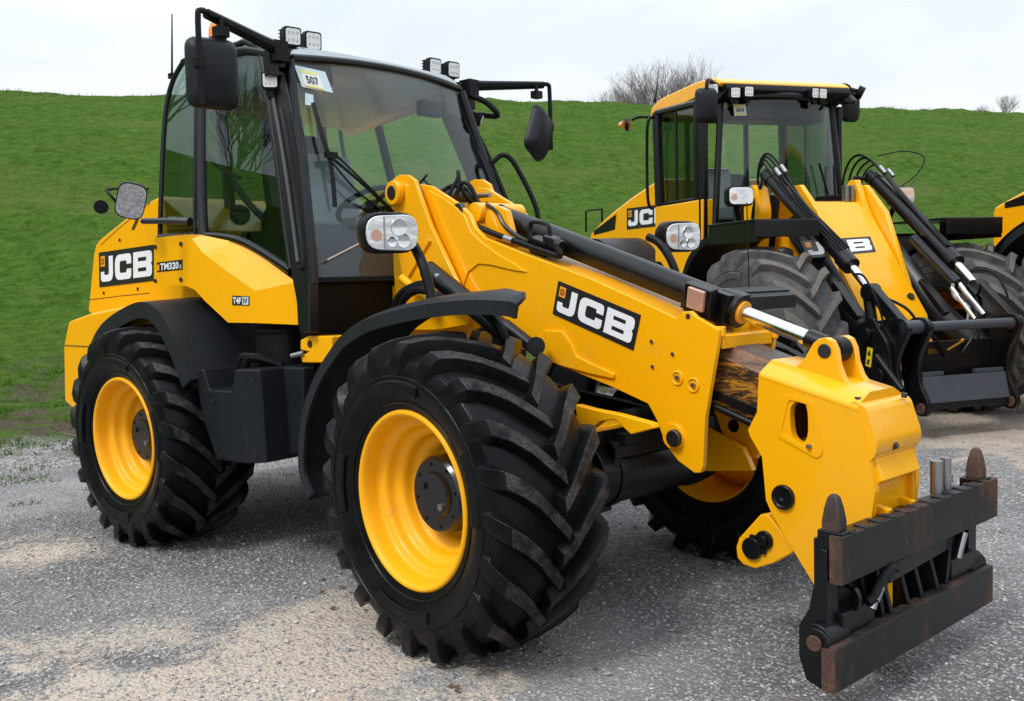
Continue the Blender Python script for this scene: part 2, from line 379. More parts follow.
# ------------------------------------------------------------------ wheels
def tyre_mb(R=.625, W=.50, rim=.325, nl=18, lug=.045, sweep=.44, flatz=None, seedo=0):
    k = R/.625; w = W/2/.25; mb = MB()
    prof = [(-.19,rim-.005),(-.215,rim+.012),(-.222,rim+.035),(-.238,rim+.07),(-.252,rim+.105),(-.256,.46*k),(-.252,.495*k),(-.238,.53*k),(-.20,.557*k),(-.15,.571*k),(-.08,.578*k),(0,.58*k)]
    full = prof + [(-a,r) for a,r in reversed(prof[:-1])]
    full = [(a*w, r) for a, r in full]
    mb.lathe(full, (0,0,0), 96)
    # thin raised ridges round the sidewalls
    for sgn in (-1,1):
        for rr, aa in ((rim+.048,.232),(.47*k,.2585)):
            mb.lathe([(sgn*(aa-.004)*w,rr-.006),(sgn*(aa+.004)*w,rr),(sgn*(aa-.004)*w,rr+.006)], (0,0,0), 96)
    base = [(-.012,.575),(.05,.574),(.12,.570),(.175,.560),(.212,.545),(.228,.535),(.247,.505),(.253,.470)]
    top  = [(-.012,.625),(.05,.6245),(.12,.620),(.185,.612),(.236,.597),(.250,.572),(.262,.520),(.258,.468)]
    th   = [0,.10,.225,.315,.37,.39,.425,.445]
    wd   = [.040,.044,.048,.052,.056,.058,.056,.040]; wb = [.070,.072,.078,.084,.090,.092,.088,.06]
    sc = sweep/.44
    for side in (-1,1):
        for i in range(nl):
            a0 = 2*math.pi*(i + (0 if side < 0 else .5))/nl
            vs = []; jit = random.uniform(-.004,.004)
            for q in range(8):
                a = a0 + th[q]*sc
                for (P, ww) in ((base[q], -wb[q]), (top[q], -wd[q]), (top[q], wd[q]), (base[q], wb[q])):
                    aa = a + ww + jit; r = P[1]*k
                    vs.append((r*math.cos(aa), side*P[0]*w, r*math.sin(aa)))
            fs = [[q*4+j, q*4+j+1, q*4+j+5, q*4+j+4] for q in range(7) for j in range(3)]
            mb.add(vs, fs + [[0,1,2,3],[31,30,29,28]], 0)
            for fi in range(len(mb.f)-23, len(mb.f)):
                idx = fi-(len(mb.f)-23)
                if idx < 21 and idx % 3 == 1 and idx//3 < 4: mb.m[fi] = 1
    # moulded panels on the outer and inner sidewalls
    for sgn in (-1,1):
        for pc,hw in ((.35,.30),(1.75,.36),(3.2,.28),(4.75,.38)):
            vs=[]; n=14
            for i in range(n+1):
                a=pc-hw+2*hw*i/n
                for (yy,rr) in ((.2535,.405),(.2590,.412),(.2605,.450),(.2560,.458)): vs.append((rr*k*math.cos(a), sgn*yy*w, rr*k*math.sin(a)))
            mb.add(vs,[[i*4+j,i*4+j+1,i*4+j+5,i*4+j+4] for i in range(n) for j in range(3)]+[[0,1,2,3],[n*4+3,n*4+2,n*4+1,n*4]],0)
    return mb
def rim_mb(rim=.343, dish=.30, hub=.145):
    mb = MB()
    pf = [(-.002,rim),(-.010,rim-.004),(-.010,rim-.020),(.012,rim-.030),(.065,rim-.040),(.070,rim-.062),(.115,rim-.075),(.122,rim-.098),(.175,rim-.112),(.183,rim-.135),(.215,rim-.165),(.225,hub-.01),(.245,hub-.02)]
    back = [(.262,hub-.02),(.24,rim-.155),(.20,rim-.118),(.135,rim-.085),(.08,rim-.048),(.30,rim-.04),(.40,rim-.03),(.425,rim),(.41,rim+.002),(.39,rim-.008),(.02,rim-.008)]
    pf = [(-.002,rim),(-.008,rim-.003),(-.012,rim-.012),(-.006,rim-.022),(.012,rim-.030),(.045,rim-.036),(.064,rim-.042),(.072,rim-.056),(.080,rim-.068),(.100,rim-.074),(.116,rim-.080),(.126,rim-.094),(.136,rim-.106),(.158,rim-.112),(.174,rim-.118),(.184,rim-.134),(.196,rim-.150),(.214,rim-.162),(.228,hub+.004),(.240,hub-.015),(.245,hub-.02)]
    pf = cat2(pf, 2)
    mb.lathe(pf+back, (0,0,0), 72, closed=True)
    return mb
def wheel(parent, fr, x, y, side, h, R=.625, W=.50, rim=.343, mats=('tyre_rubber','tyre_lug_face'), hubr=.125, rot=0., nl=20, ds=1., rimmat='rim_paint', gz=0.):
    """side -1: outer face towards -y. tread bars point the same way on both sides"""
    rm = rim_mb(rim, hub=hubr+.02*ds)
    w2 = W/2
    if side > 0: rm = rm.mir()
    rm.xf(Matrix.Translation((x, y, h)))
    wh = rm.build('wheel', rimmat, parent, fr, ang=60)
    ty = tyre_mb(R, W, rim-.018, nl).xf(Matrix.Rotation(rot, 4, 'Y'))
    ty.xf(Matrix.Translation((x, y - side*(w2-.035), h)))
    for v in ty.v:
        if v.z < gz: v.z = gz+0.0005*random.random()
    ty.build('tyre', list(mats), wh, ang=28, bevel=.0055)
    hb = MB(); s = -side
    hb.lathe([(s*.245,0),(s*.245,hubr+.005),(s*.13,hubr),(s*.118,hubr-.012),(s*.118,hubr*.62),(s*.105,hubr*.58),(s*.105,0)], (x,y,h), 40)
    for i in range(8):
        t = i*math.pi/4+.2; q = hubr*.80
        hb.cyl((x+q*math.cos(t), y+s*.118, h+q*math.sin(t)), (x+q*math.cos(t), y+s*.112, h+q*math.sin(t)), .007, n=6)
    for i in range(2):
        t = 2.6+i*3.1; q = hubr*.42
        hb.cyl((x+q*math.cos(t), y+s*.105, h+q*math.sin(t)), (x+q*math.cos(t), y+s*.095, h+q*math.sin(t)), .014, n=8, m=1 if i else 0)
    hb.build('hub_cap', ['hub_black','steel'], wh, ang=40)
    vb = MB(); vb.box((x+.20*math.cos(1.15), y+s*.16, h+.23), (.03,.05,.03)); vb.build('valve_bracket', rimmat, wh, bevel=.004)
    return wh

exec_parts = []
# ================================================================== MACHINE 1: telescopic boom loader
root = empty('telescopic_loader', 'yellow telescopic boom loader with shiny black tyres and empty black fork carriage, nearest machine', 'loader', (-1.2,0,0), 0, 'yellow loaders parked on the gravel')
ROOTINV = root.matrix_basis.inverted() if False else Matrix.Translation((1.2,0,0))
H = .60
# ---- wheels
for (fr, x, y, sd, rot) in (('F',0,-1.10,-1,.10), ('F',0,1.10,1,.3), ('R',-2.621,-1.10,-1,.22), ('R',-2.621,1.10,1,.0)):
    wheel(root, fr, x, y, sd, H, rot=rot, hubr=.15)
# ---- front chassis
mb = MB()
mb.cyl((0,-.62,.60),(0,-.50,.60),.19); mb.cyl((0,-.50,.60),(0,-.30,.60),.13); mb.cyl((0,.62,.60),(0,.5,.60),.19); mb.cyl((0,.50,.60),(0,.30,.60),.13)
mb.box((0,0,.60),(.34,.62,.30)); mb.cyl((0,-.9,.6),(0,-.5,.6),.12)
mb.cyl((0,.9,.6),(0,.5,.6),.12)
mb.build('front_axle', 'black_paint', root, 'F', .012)
mb = MB()
mb.cyl((.16,-.36,.60),(.16,.42,.60),.145,n=32); mb.cyl((.16,-.42,.60),(.16,-.36,.60),.11); mb.cyl((.16,-.26,.60),(.16,-.21,.60),.153,n=32); mb.cyl((.16,.30,.60),(.16,.35,.60),.153,n=32); mb.box((.10,0,.75),(.3,.7,.1)); mb.box((.14,-.30,.47),(.14,.16,.07))
mb.build('axle_motor_housing', 'black_paint', root, 'F', .006)
mb = MB()
mb.prism([(-1.15,.50),(.22,.50),(.30,.62),(.30,.74),(.05,.80),(-.5,.86),(-1.15,.95)], -.30, -.26)
mb.prism([(-1.15,.50),(.22,.50),(.30,.62),(.30,.74),(.05,.80),(-.5,.86),(-1.15,.95)], .26, .30)
mb.box((-.5,0,.56),(1.2,.54,.08)); mb.box((.20,0,.70),(.22,.60,.05)); mb.box((-1.1,0,.8),(.06,.56,.5))
mb.build('front_chassis', 'black_paint', root, 'F', .006)
mb = MB(); mb.prism(T([(578,404),(597,409),(622,414),(655,423),(657,428),(634,434),(618,419),(604,421),(592,430),(582,428)],'F',-.42),-.44,-.40); mb.box((.12,-.25,.80),(.30,.34,.02)); mb.build('cross_member', 'yellow_paint', root, 'F', .005)
mb = MB(); mb.box((.22,.05,.75),(.20,.60,.05)); mb.build('cross_member_underside', 'black_paint', root, 'F', .004)
# boom tower
tw = T([(395,205),(394,190),(397,179),(403,175),(411,175),(418,180),(420,186),(434,225),(463,287),(475,300),(470,325),(440,330),(392,330),(392,288),(398,285)], 'F', -.235)
mb = MB(); mb.prism(tw, -.26, -.235); a = mb.mir(); mb.join(a)
mb.box((-1.22,0,1.25),(.05,.48,.9)); tower = mb.build('boom_tower', 'yellow_paint', root, 'F', .005)
p = on(398,193,'F','y',-.26)
mb = MB(); mb.cyl((p.x,-.262,p.z),(p.x,-.30,p.z),.062,n=28); pair(mb,'pivot_boss','yellow_paint',tower,bevel=.005)
mb = MB(); mb.cyl((p.x,-.306,p.z),(p.x,.306,p.z),.036,n=24); mb.build('pivot_pin','dark_steel',tower,bevel=.004)
r1 = T([(432,243),(422,264),(404,262)],'F',-.275)
mb = MB(); q0=on(430,240,'F','y',-.268); q1=on(403,285,'F','y',-.268); mb.cyl(q0,q1,.006,n=6); mb.build('weld_seam','yellow_paint',tower)
# ---- boom (outer section)
BW = .20; BI = .175
bo = T([(420,184),(431,186),(443,194),(460,205),(469,214),(475,228),(485,238),(520,252),(588,277.5),(640,301),(676,318),(682,312),(690,311),(696,317),(719,330),(718,340),(705,418),(703,466),(700,473),(694,473),(678,461),(665,444),(657,421),(648,404),(612,387),(575,372),(545,360),(520,348),(497,320),(475,330),(463,318),(455,285),(435,240)], 'F', -BW)
mb = MB(); mb.prism(bo, -BW, -BI); mb.join(mb.mir())
boom = mb.build('boom', 'yellow_paint', root, 'F', .004)
def bx(px, py, y=-BW): v = on(px,py,'F','y',y); return (v.x, v.z)
tp = [bx(478,233),bx(485,240),bx(520,253),bx(588,279),bx(640,303),bx(677,320)]
mb = MB(); n=len(tp)
mb.shell([(a,b-.006) for a,b in tp], .02, -BI-.001, BI+.001)
mb.build('boom_top_plate','yellow_paint_dusty',boom)
lo = [bx(520,346),bx(545,358),bx(575,370),bx(612,385),bx(648,402)]
mb = MB(); mb.shell([(a,b+.012) for a,b in lo], -.02, -BI, BI); mb.build('boom_bottom_plate','black_paint',boom)
# raised stiffening skin round the hump and lower flange
em = T([(428,190),(443,198),(457,208),(465,217),(470,231),(480,241),(500,256),(513,263),(526,272),(515,271),(490,265),(478,264),(468,272),(463,286)],'F',-BW-.008)
mb = MB(); mb.prism(em, -BW-.008, -BW+.001); mb.build('stiffening_plate','yellow_paint',boom,bevel=.004)
fl = T([(545,330),(562,331),(571,344),(576,356),(590,363),(614,374),(613,379),(590,374),(560,366),(540,357),(530,345)],'F',-BW-.012)
mb = MB(); mb.prism(fl, -BW-.012, -BW+.001); mb.build('lower_flange','yellow_paint',boom,bevel=.005)
# collar at the end of the outer section
cb = T([(690,330),(694,327),(771-50,334.5),(772-50,340),(718,345),(696,338)],'F',-BW)
a = on(719,335,'F','y',-.19); z0=a.z; x0=a.x
mb = MB(); mb.box((x0-.05,0,z0-.012),(.085,.34,.02)); mb.box((x0-.008,0,z0-.03),(.012,.33,.05)); mb.box((x0-.045,-.175,z0+.012),(.12,.02,.04)); mb.box((x0-.045,.175,z0-.0),(.12,.02,.07))
mb.cyl((x0-.06,-.190,z0+.02),(x0-.06,-.155,z0+.02),.02,n=12)
mb.build('collar_bracket','yellow_paint',boom,bevel=.004)
mb = MB()
for (px,py,r) in ((652,341.5,.008),(673,354,.008),(653,366.5,.008)):
    v=on(px,py,'F','y',-BW); mb.cyl((v.x,-BW-.006,v.z),(v.x,-BW+.01,v.z),r,n=10)
for (px,py,r) in ((678,377.5,.009),(694,385,.009)):
    v=on(px,py,'F','y',-BW); mb.cyl((v.x,-BW-.012,v.z),(v.x,-BW+.01,v.z),r,n=10)
mb.build('grease_nipple','steel',boom)
for (px,py) in ((677.5,378),(693.5,385)):
    v=on(px,py,'F','y',-BW); mb=MB(); mb.lathe([(-.0015,.030),(-.006,.027),(-.006,.024),(-.001,.020)],(v.x,-BW,v.z),24); mb.build('recess_ring','yellow_paint',boom)
for (px,py,r,d) in ((675,438,.034,.030),(456,211,.040,.004)):
    v=on(px,py,'F','y',-BW-.012); mb = MB(); mb.cyl((v.x,-BW-d,v.z),(v.x,-BI-.0,v.z),r,n=24); pair(mb,'boom_pin','dark_steel',boom,bevel=.006)
v=on(675,438,'F','y',-BW); mb=MB(); mb.cyl((v.x-.004,-BW-.010,v.z+.006),(v.x-.004,-BW+.005,v.z+.006),.052,n=28); mb.build('pin_collar','yellow_paint',boom,bevel=.003)
mb=MB(); mb.cyl(bx(676.5,318)and (on(688,316.5,'F','y',-BW).x,-BW-.001,on(688,316.5,'F','y',-BW).z),(on(688,316.5,'F','y',-BW).x,-BW+.002,on(688,316.5,'F','y',-BW).z),.011,n=14); mb.build('lifting_hole','crack_dark',boom)
big_decal(boom, Y([(558.8,280.7),(641,315),(633.6,350.3),(553,313.8)],'F',-BW-.001))
# ---- inner boom
IB = .135
dirx = Vector((1,0,-.30)).normalized()
def rail(z, y, x0=.45, x1=1.02): return None
s0 = on(716,350,'F','y',-.12); 
def boomsec(x, zt, hgt):   # octagonal section
    c=.05; w=IB
    return [(x,-w+c,zt),(x,w-c,zt),(x,w,zt-c),(x,w,zt-hgt+c),(x,w-c,zt-hgt),(x,-w+c,zt-hgt),(x,-w,zt-hgt+c),(x,-w,zt-c)]
zt0 = 1.135; slope = -.31
mb = MB(); A = boomsec(.40, zt0+.34*-slope-.0, .29); B = boomsec(.95, zt0+(.95-.74)*slope, .29)
mb.add(A+B, [list(range(7,-1,-1)), list(range(8,16))]+[[i,(i+1)%8,8+(i+1)%8,8+i] for i in range(8)])
mb.m[2+0]=1; mb.m[2+6]=2
mb.build('inner_boom',['worn_boom','worn_boom_top','worn_boom_side'],root,'F',.01)
mb = MB()
mb.cyl((.5,-.150,.965),(.90,-.150,.84),.014,n=10); mb.box((.70,-.141,.945),(.42,.012,.035),Matrix.Rotation(rad(15.5),3,'Y'))
mb.build('wear_strip','black_paint',root,'F',.002)
# lower yellow shield under the collar
sh = T([(704,424),(747,447),(757,470),(705,470)],'F',.15)
mb=MB(); mb.prism(sh,.12,.15); mb.build('collar_side_plate','yellow_paint',root,'F',.004)
# ---- boom head
HW=.165
hd = T([(759,373),(774,378),(858,407),(866,440),(875,492),(871,520),(858,545),(848,600),(830,598),(815,586),(790,545),(772,514),(766,500),(764,478),(762,457),(750,436),(748,430),(757,412)],'F',-HW)
wout = T([(790,400),(799,400),(806,406),(808,425),(807,440),(800,446),(791,440),(789,415)],'F',-HW)
mb = MB()
# head side plate with an oval opening: rebuild the outline by angle so that both loops match
def by_angle(poly, c, n):
    res=[]
    for i in range(n):
        t=2*math.pi*i/n; d=Vector((math.cos(t),math.sin(t))); best=None
        for j in range(len(poly)):
            a=Vector(poly[j])-Vector(c); b=Vector(poly[(j+1)%len(poly)])-Vector(c); e=b-a
            den=d.x*e.y-d.y*e.x
            if abs(den)<1e-9: continue
            s=(a.x*e.y-a.y*e.x)/den; u=(a.x*d.y-a.y*d.x)/den
            if s>0 and -1e-6<=u<=1+1e-6 and (best is None or s>best): best=s
        res.append((c[0]+d.x*best,c[1]+d.y*best))
    return res
def plate_hole(poly, hole, y0, y1, mb, m=0):
    """polygon with a hole, by 2-D filling, extruded y0..y1"""
    from mathutils.geometry import tessellate_polygon
    A=[Vector((p[0],p[1],0)) for p in poly]; B=[Vector((p[0],p[1],0)) for p in hole]
    tri=tessellate_polygon([A,B]); V=[(p.x,p.y) for p in A+B]; n=len(V)
    vs=[(a,y0,b) for a,b in V]+[(a,y1,b) for a,b in V]
    fs=[list(f) for f in tri]+[[i+n for i in reversed(f)] for f in tri]
    for lo,k in ((0,len(A)),(len(A),len(B))):
        for i in range(k): a_,b_=lo+i,lo+(i+1)%k; fs.append([a_,b_,b_+n,a_+n])
    mb.add(vs,fs,m)
hole = cat2(T([(797.5,399.5),(804,402),(807.5,412),(808,432),(805,441),(799,442),(793,437),(790.5,425),(790.5,408),(797.5,399.5)],'F',-HW),4)[:-1]
for (a,b) in ((-HW,-HW+.03),): plate_hole(hd, hole, a, b, mb)
head = mb.build('boom_head','yellow_paint',root,'F',0,smooth=False)
mb=MB()
hd_far=[(x,z) for x,z in hd]
mb.prism(hd_far, HW-.03, HW)
mb.build('head_side_plate','yellow_paint',head,None,.006)
# raised bezel round the window and its bolt
bz = rpoly([(*p,.02) for p in T([(777,436),(786,394),(813,401),(824,452),(818,459)],'F',-HW)])
hole2 = hole
mb=MB(); plate_hole(bz, rpoly([(*p,.018) for p in T([(781,434),(789,399),(810,405),(819,448),(815,452)],'F',-HW)]), -HW-.004, -HW+.002, mb)
mb.build('window_bezel','yellow_paint',head,smooth=False)
mb=MB(); v=on(810,446,'F','y',-HW); mb.cyl((v.x,-HW-.016,v.z),(v.x,-HW,v.z),.008,n=8); mb.build('bolt','steel',head)
# top, front and nose of the head
def hx(px,py,y=-HW): v=on(px,py,'F','y',y); return (v.x,v.z)
mb=MB()
tl=[Vector((*hx(760,373.5),0)),Vector((*hx(809,390.5),0)),Vector((*hx(858,407.5),0))]
secy=[(-HW-.0015,0),(-HW+.012,.012),(-.085,.045),(.085,.045),(HW-.012,.012),(HW+.0015,0)]; vs=[]
for (y,dz) in secy:
    for q in tl: vs.append((q.x,y,q.y+dz))
    for q in reversed(tl): vs.append((q.x,y,q.y-.012))
fs=[[0,1,2,3,4,5],[35,34,33,32,31,30]]+[[i*6+j,i*6+(j+1)%6,(i+1)*6+(j+1)%6,(i+1)*6+j] for i in range(5) for j in range(6)]
mb.add(vs,fs)
mb.build('head_top_plate','yellow_paint',head,ang=50)
c0=hx(858,408); 
mb=MB()
mb.prism([(c0[0]-.06,c0[1]+.024),(c0[0]+.00,c0[1]+.008),(c0[0]+.03,c0[1]-.13),(c0[0]+.075,c0[1]-.245),(c0[0]+.02,c0[1]-.275),(c0[0]-.06,c0[1]-.275)],-HW+.03,HW-.03)
mb.build('head_front_plate','yellow_paint',head,bevel=.006)
nose=[(c0[0]-.03,c0[1]+.026),(c0[0]+.025,c0[1]+.006),(c0[0]+.066,c0[1]-.115),(c0[0]+.060,c0[1]-.150),(c0[0]+.045,c0[1]-.175),(c0[0]+.0,c0[1]-.205)]
mb=MB(); mb.prism(rpoly([(*p,.02) for p in nose]),-HW+.004,HW-.004); mb.build('nose_guard','yellow_paint',head,bevel=.006)
mb=MB(); mb.cyl((c0[0]+.04,-.03,c0[1]-.150),(c0[0]+.068,-.03,c0[1]-.135),.013,n=10); mb.cyl((c0[0]+.03,.10,c0[1]+.01),(c0[0]+.031,.10,c0[1]+.026),.011,n=10); mb.cyl((c0[0]-.02,-.13,c0[1]+.018),(c0[0]-.019,-.13,c0[1]+.032),.011,n=10)
mb.build('nose_bolt','dark_steel',head)
mb=MB(); mb.box((c0[0]+.0,0,c0[1]-.33),(.05,.31,.24)); mb.box((c0[0]-.02,0,c0[1]-.49),(.05,.31,.1)); mb.prism([(c0[0]+.01,c0[1]-.20),(c0[0]+.05,c0[1]-.24),(c0[0]+.05,c0[1]-.50),(c0[0]-.02,c0[1]-.56)],HW-.035,HW-.001); mb.build('head_lower_front','yellow_paint',head,bevel=.005)
mb=MB(); mb.box((c0[0]+.028,.01,c0[1]-.415),(.006,.14,.035)); mb.build('front_slot','crack_dark',head)
# twin lugs that carry the tilt ram
lg = T([(783,372),(797,365),(804,359),(809,350),(813,343),(819,338.5),(826,337.5),(832,341),(836,350),(838,364),(843,378),(850,388),(862,398),(855,405),(810,392)],'F',-.08)
mb=MB(); mb.prism(lg,-.08,-.048); pair(mb,'ram_lug','yellow_paint',head,bevel=.004)
pc=on(824.5,351,'F','y',-.08); PCX,PCZ=pc.x,pc.z
mb=MB(); mb.cyl((PCX,-.085,PCZ),(PCX,.085,PCZ),.026,n=20); mb.build('lug_pin','dark_steel',head,bevel=.003)
mb=MB(); mb.cyl((PCX,-.040,PCZ),(PCX,.040,PCZ),.046,n=28); mb.build('lug_spacer','hose_rubber',head,bevel=.008)
v=on(784,497,'F','y',-HW); mb=MB(); mb.lathe([(-HW+.01,.046),(-HW-.014,.045),(-HW-.016,.036),(-HW-.010,.032),(-HW-.010,.012),(-HW-.004,.010),(-HW-.004,0)],(v.x,0,v.z),28); pair(mb,'head_pin','black_paint',head,bevel=.003)
# lower link
lk = T([(765,513),(772,512),(802,548),(795,553),(778,562),(760,567),(748,563),(742,556),(741,545),(744,536)],'F',-.11)
mb=MB(); mb.prism(lk,-.145,-.10); link=pair(mb,'lower_link','yellow_paint',root,'F',.008)
a1=on(753,548,'F','y',-.145); a2=on(765,540,'F','y',-.145)
mb=MB(); mb.cyl((a1.x,-.160,a1.z),(a1.x,-.14,a1.z),.042,n=24); mb.cyl((a2.x,-.158,a2.z),(a2.x,-.14,a2.z),.036,n=24); mb.cyl((a2.x,-.170,a2.z),(a2.x,-.15,a2.z),.020,n=16); mb.box(((a1.x+a2.x)/2,-.151,(a1.z+a2.z)/2),(.07,.014,.066)); mb.cyl((a1.x,-.15,a1.z),(a1.x,.15,a1.z),.03)
mb.build('link_pin','black_paint',link,bevel=.004)
# ---- tilt ram on top of the boom
ra=on(500,217,'F','y',0.0); rb=on(742,312,'F','y',0.0)
mb=MB(); d=(rb-ra).normalized()
mb.cyl(ra-d*.03,rb-d*.06,.058,n=36); mb.cyl(ra-d*.05,ra+d*.0,.062,n=30); mb.cyl(rb-d*.10,rb-d*.0,.068,n=30)
mb.box(rb-d*.16+Vector((0,-.05,0)),(.16,.05,.11),Matrix.Rotation(rad(17),3,'Y')); mb.box(rb-d*.06+Vector((0,0,.0)),(.07,.15,.12),Matrix.Rotation(rad(17),3,'Y'))
ram=mb.build('tilt_ram','black_paint',root,'F',.004)
q=on(833,354,'F','y',0); q=Vector((PCX,0,PCZ))
mb=MB(); mb.cyl(rb-d*.02,rb+(q-rb)*.74,.029,n=28); mb.build('ram_rod','chrome',ram)
mb=MB(); mb.cyl(rb+(q-rb)*.72,q-(q-rb)*.10,.036,n=24); mb.build('rod_end','black_paint',ram)
mb=MB(); mb.cyl(rb-d*.003,rb+d*.012,.045,n=28); mb.build('ram_seal','decal_orange',ram)
mb=MB(); e0=on(474,213,'F','y',-.15); mb.cyl(e0,Vector((e0.x,.15,e0.z)),.052,n=24); mb.prism(T([(487,222),(490,212),(500,206),(509,210),(518,246),(500,240)],'F',-.1),-.12,-.085); mb.build('ram_eye','yellow_paint',ram,bevel=.004)
# reflector marker and hose block along the ram
mb=MB(); a=on(697,300,'F','y',-.13); R17=Matrix.Rotation(rad(17),3,'Y')@Matrix.Rotation(rad(12),3,'X')
mb.box(a+Vector((0,.02,.0)),(.13,.05,.12),R17); mb.build('marker_bracket','black_paint',boom,bevel=.006)
mb=MB(); mb.box(a+Vector((.005,-.011,.003)),(.08,.02,.085),R17); mb.build('side_marker','amber_lens',boom,bevel=.004)
mb=MB(); a=on(537,240,'F','y',-.10); mb.box(a+Vector((.03,.0,-.03)),(.11,.06,.075),R17); mb.cyl(on(556,244,'F','y',-.12),on(562,247,'F','y',-.12),.028,n=12)
mb.box(on(552,246,'F','y',-.1),(.08,.05,.09),R17); mb.build('valve_block','black_paint',boom,bevel=.006)
def hose(parent, pts, r=.011, fr='F', y=-.1, mat='hose_rubber', name='hose'):
    P=[on(p[0],p[1],fr,'y',p[2] if len(p)>2 else y) for p in pts]
    mb=MB(); mb.tube(P,r,8,5); return mb.build(name,mat,parent)
hose(boom,[(476,226,-.16),(500,236,-.16),(520,243,-.15),(545,252,-.14),(560,256,-.14),(556,246,-.14)],.015)
hose(boom,[(487,205,-.1),(497,212,-.12),(505,226,-.13),(520,238,-.13),(530,241,-.13),(530,230,-.13),(533,222,-.13),(548,225,-.13),(550,236,-.13)],.011,name='pressure_pipe',mat='black_paint')
hose(boom,[(456,196,-.10),(462,183,-.08),(470,186,-.06),(478,202,-.05),(486,214,-.05)],.012)
hose(boom,[(448,196,-.12),(458,178,-.05),(458,172,-.05),(462,190,-.05),(475,205,0),(488,203,.05)],.010)
hose(boom,[(430,186,-.1),(440,192,-.05),(452,186,.0),(468,190,0),(480,206,0)],.012)
hose(boom,[(420,183,-.05),(427,175,-.05)],.006); hose(boom,[(424,180,-.02),(436,192,-.02)],.006)
mb=MB(); a=on(477,196,'F','y',0); b=on(490,195,'F','y',0); mb.cyl(a,b,.012,n=10); a=on(505,238,'F','y',-.16); b=on(513,241,'F','y',-.16); mb.cyl(a,b,.017,n=12); mb.build('hose_fitting','steel',boom)
# lift ram under the tower
ra=on(432,275,'F','y',-.42); rb=on(505,325,'F','y',-.36)
mb=MB(); mb.cyl(on(428,270,'F','y',-.34),on(510,336,'F','y',-.32),.048,n=28); mb.cyl(on(505,325,'F','y',-.33),on(538,351,'F','y',-.32),.030,n=16); mb.cyl(on(536,346,'F','y',-.36),on(536,346,'F','y',-.28),.04,n=16); pair(mb,'lift_ram','black_paint',root,'F')
# ---- fork carriage
mb=MB()
for s in (-1,1):
    y=.505*s
    mb.prism(rpoly([(1.36,.56),(1.385,.56),(1.385,.13),(1.36,.115),(1.31,.13),(1.285,.20),(1.285,.30),(1.32,.36),(1.34,.45)]),y-.035,y+.035)
    mb.box((1.382,y+.028,.565),(.085,.085,.10)); mb.cyl((1.36,y-.06*s,.28),(1.36,y+.06*s,.28),.05)
mb.box((1.33,0,.40),(.03,1.0,.36)); mb.box((1.375,0,.25),(.09,1.0,.03))
for y in (-.17,-.05,.05,.17): mb.prism([(1.33,.46),(1.36,.46),(1.41,.27),(1.41,.20),(1.33,.20)],y-.011,y+.011)
car=mb.build('fork_carriage','black_paint',root,'F',.005)
mb=MB(); mb.box((1.408,.0475,.53),(.045,1.147,.15)); 
for i in range(12): mb.box((1.408,-.46+i*.088,.6075),(.047,.022,.008))
mb.build('upper_bar','rusty_steel',car,bevel=.004)
mb=MB(); mb.box((1.408,.004,.20),(.045,1.158,.138)); mb.build('lower_bar','rusty_bar',car,bevel=.004)
mb=MB(); mb.box((1.4095,-.528,.53),(.044,.004,.148)); mb.box((1.4095,-.577,.20),(.044,.004,.134)); mb.box((1.408,.004,.271),(.042,1.15,.004)); mb.build('rusted_edge','very_rusty_steel',car)
mb=MB()
for s in (-1,1):
    pr_=[(.052,0),(.052,.05),(.046,.10),(.028,.155),(.018,.165)]
    y=.515*s+(.028 if s>0 else .028); P=[]
    secs=[(.58,.028,.026),(.64,.030,.027),(.685,.024,.020),(.715,.017,.014),(.726,.008,.008)]
    vs=[];
    for (z,a,b) in secs: vs+=[(1.38-a,y-b,z),(1.38+a,y-b,z),(1.38+a,y+b,z),(1.38-a,y+b,z)]
    fs=[[3,2,1,0],[16,17,18,19]]+[[i*4+j,i*4+(j+1)%4,i*4+4+(j+1)%4,i*4+4+j] for i in range(4) for j in range(4)]
    mb=MB(); mb.add(vs,fs); mb.build('locking_post','very_rusty_steel',car,bevel=.006)
mb=MB(); mb.cyl((1.365,-.575,.275),(1.365,-.535,.275),.045,n=24); pair(mb,'hinge_boss','black_paint',car,bevel=.004)
mb=MB(); mb.cyl((1.365,-.587,.275),(1.365,-.575,.275),.026,.024,n=20); pair(mb,'hinge_pin','very_rusty_steel',car,bevel=.004)
mb=MB(); mb.box((1.375,-.38,.315),(.06,.20,.07)); mb.box((1.375,.38,.315),(.06,.20,.07)); 
mb.box((1.385,.05,.415),(.035,.46,.06),Matrix.Rotation(rad(3),3,'X')); mb.box((1.38,-.245,.37),(.05,.02,.2),Matrix.Rotation(rad(14),3,'X')); mb.box((1.38,.27,.37),(.05,.02,.2),Matrix.Rotation(rad(-14),3,'X'))
mb.build('locking_ram','black_paint',car,bevel=.005)
mb=MB(); mb.tube([(1.42,-.17,.43),(1.43,-.22,.445),(1.43,-.28,.42),(1.43,-.33,.375),(1.42,-.36,.36)],.017,8); mb.tube([(1.36,-.20,.40),(1.37,-.3,.46),(1.37,-.38,.42)],.012,8); mb.build('hose','hose_rubber',car)
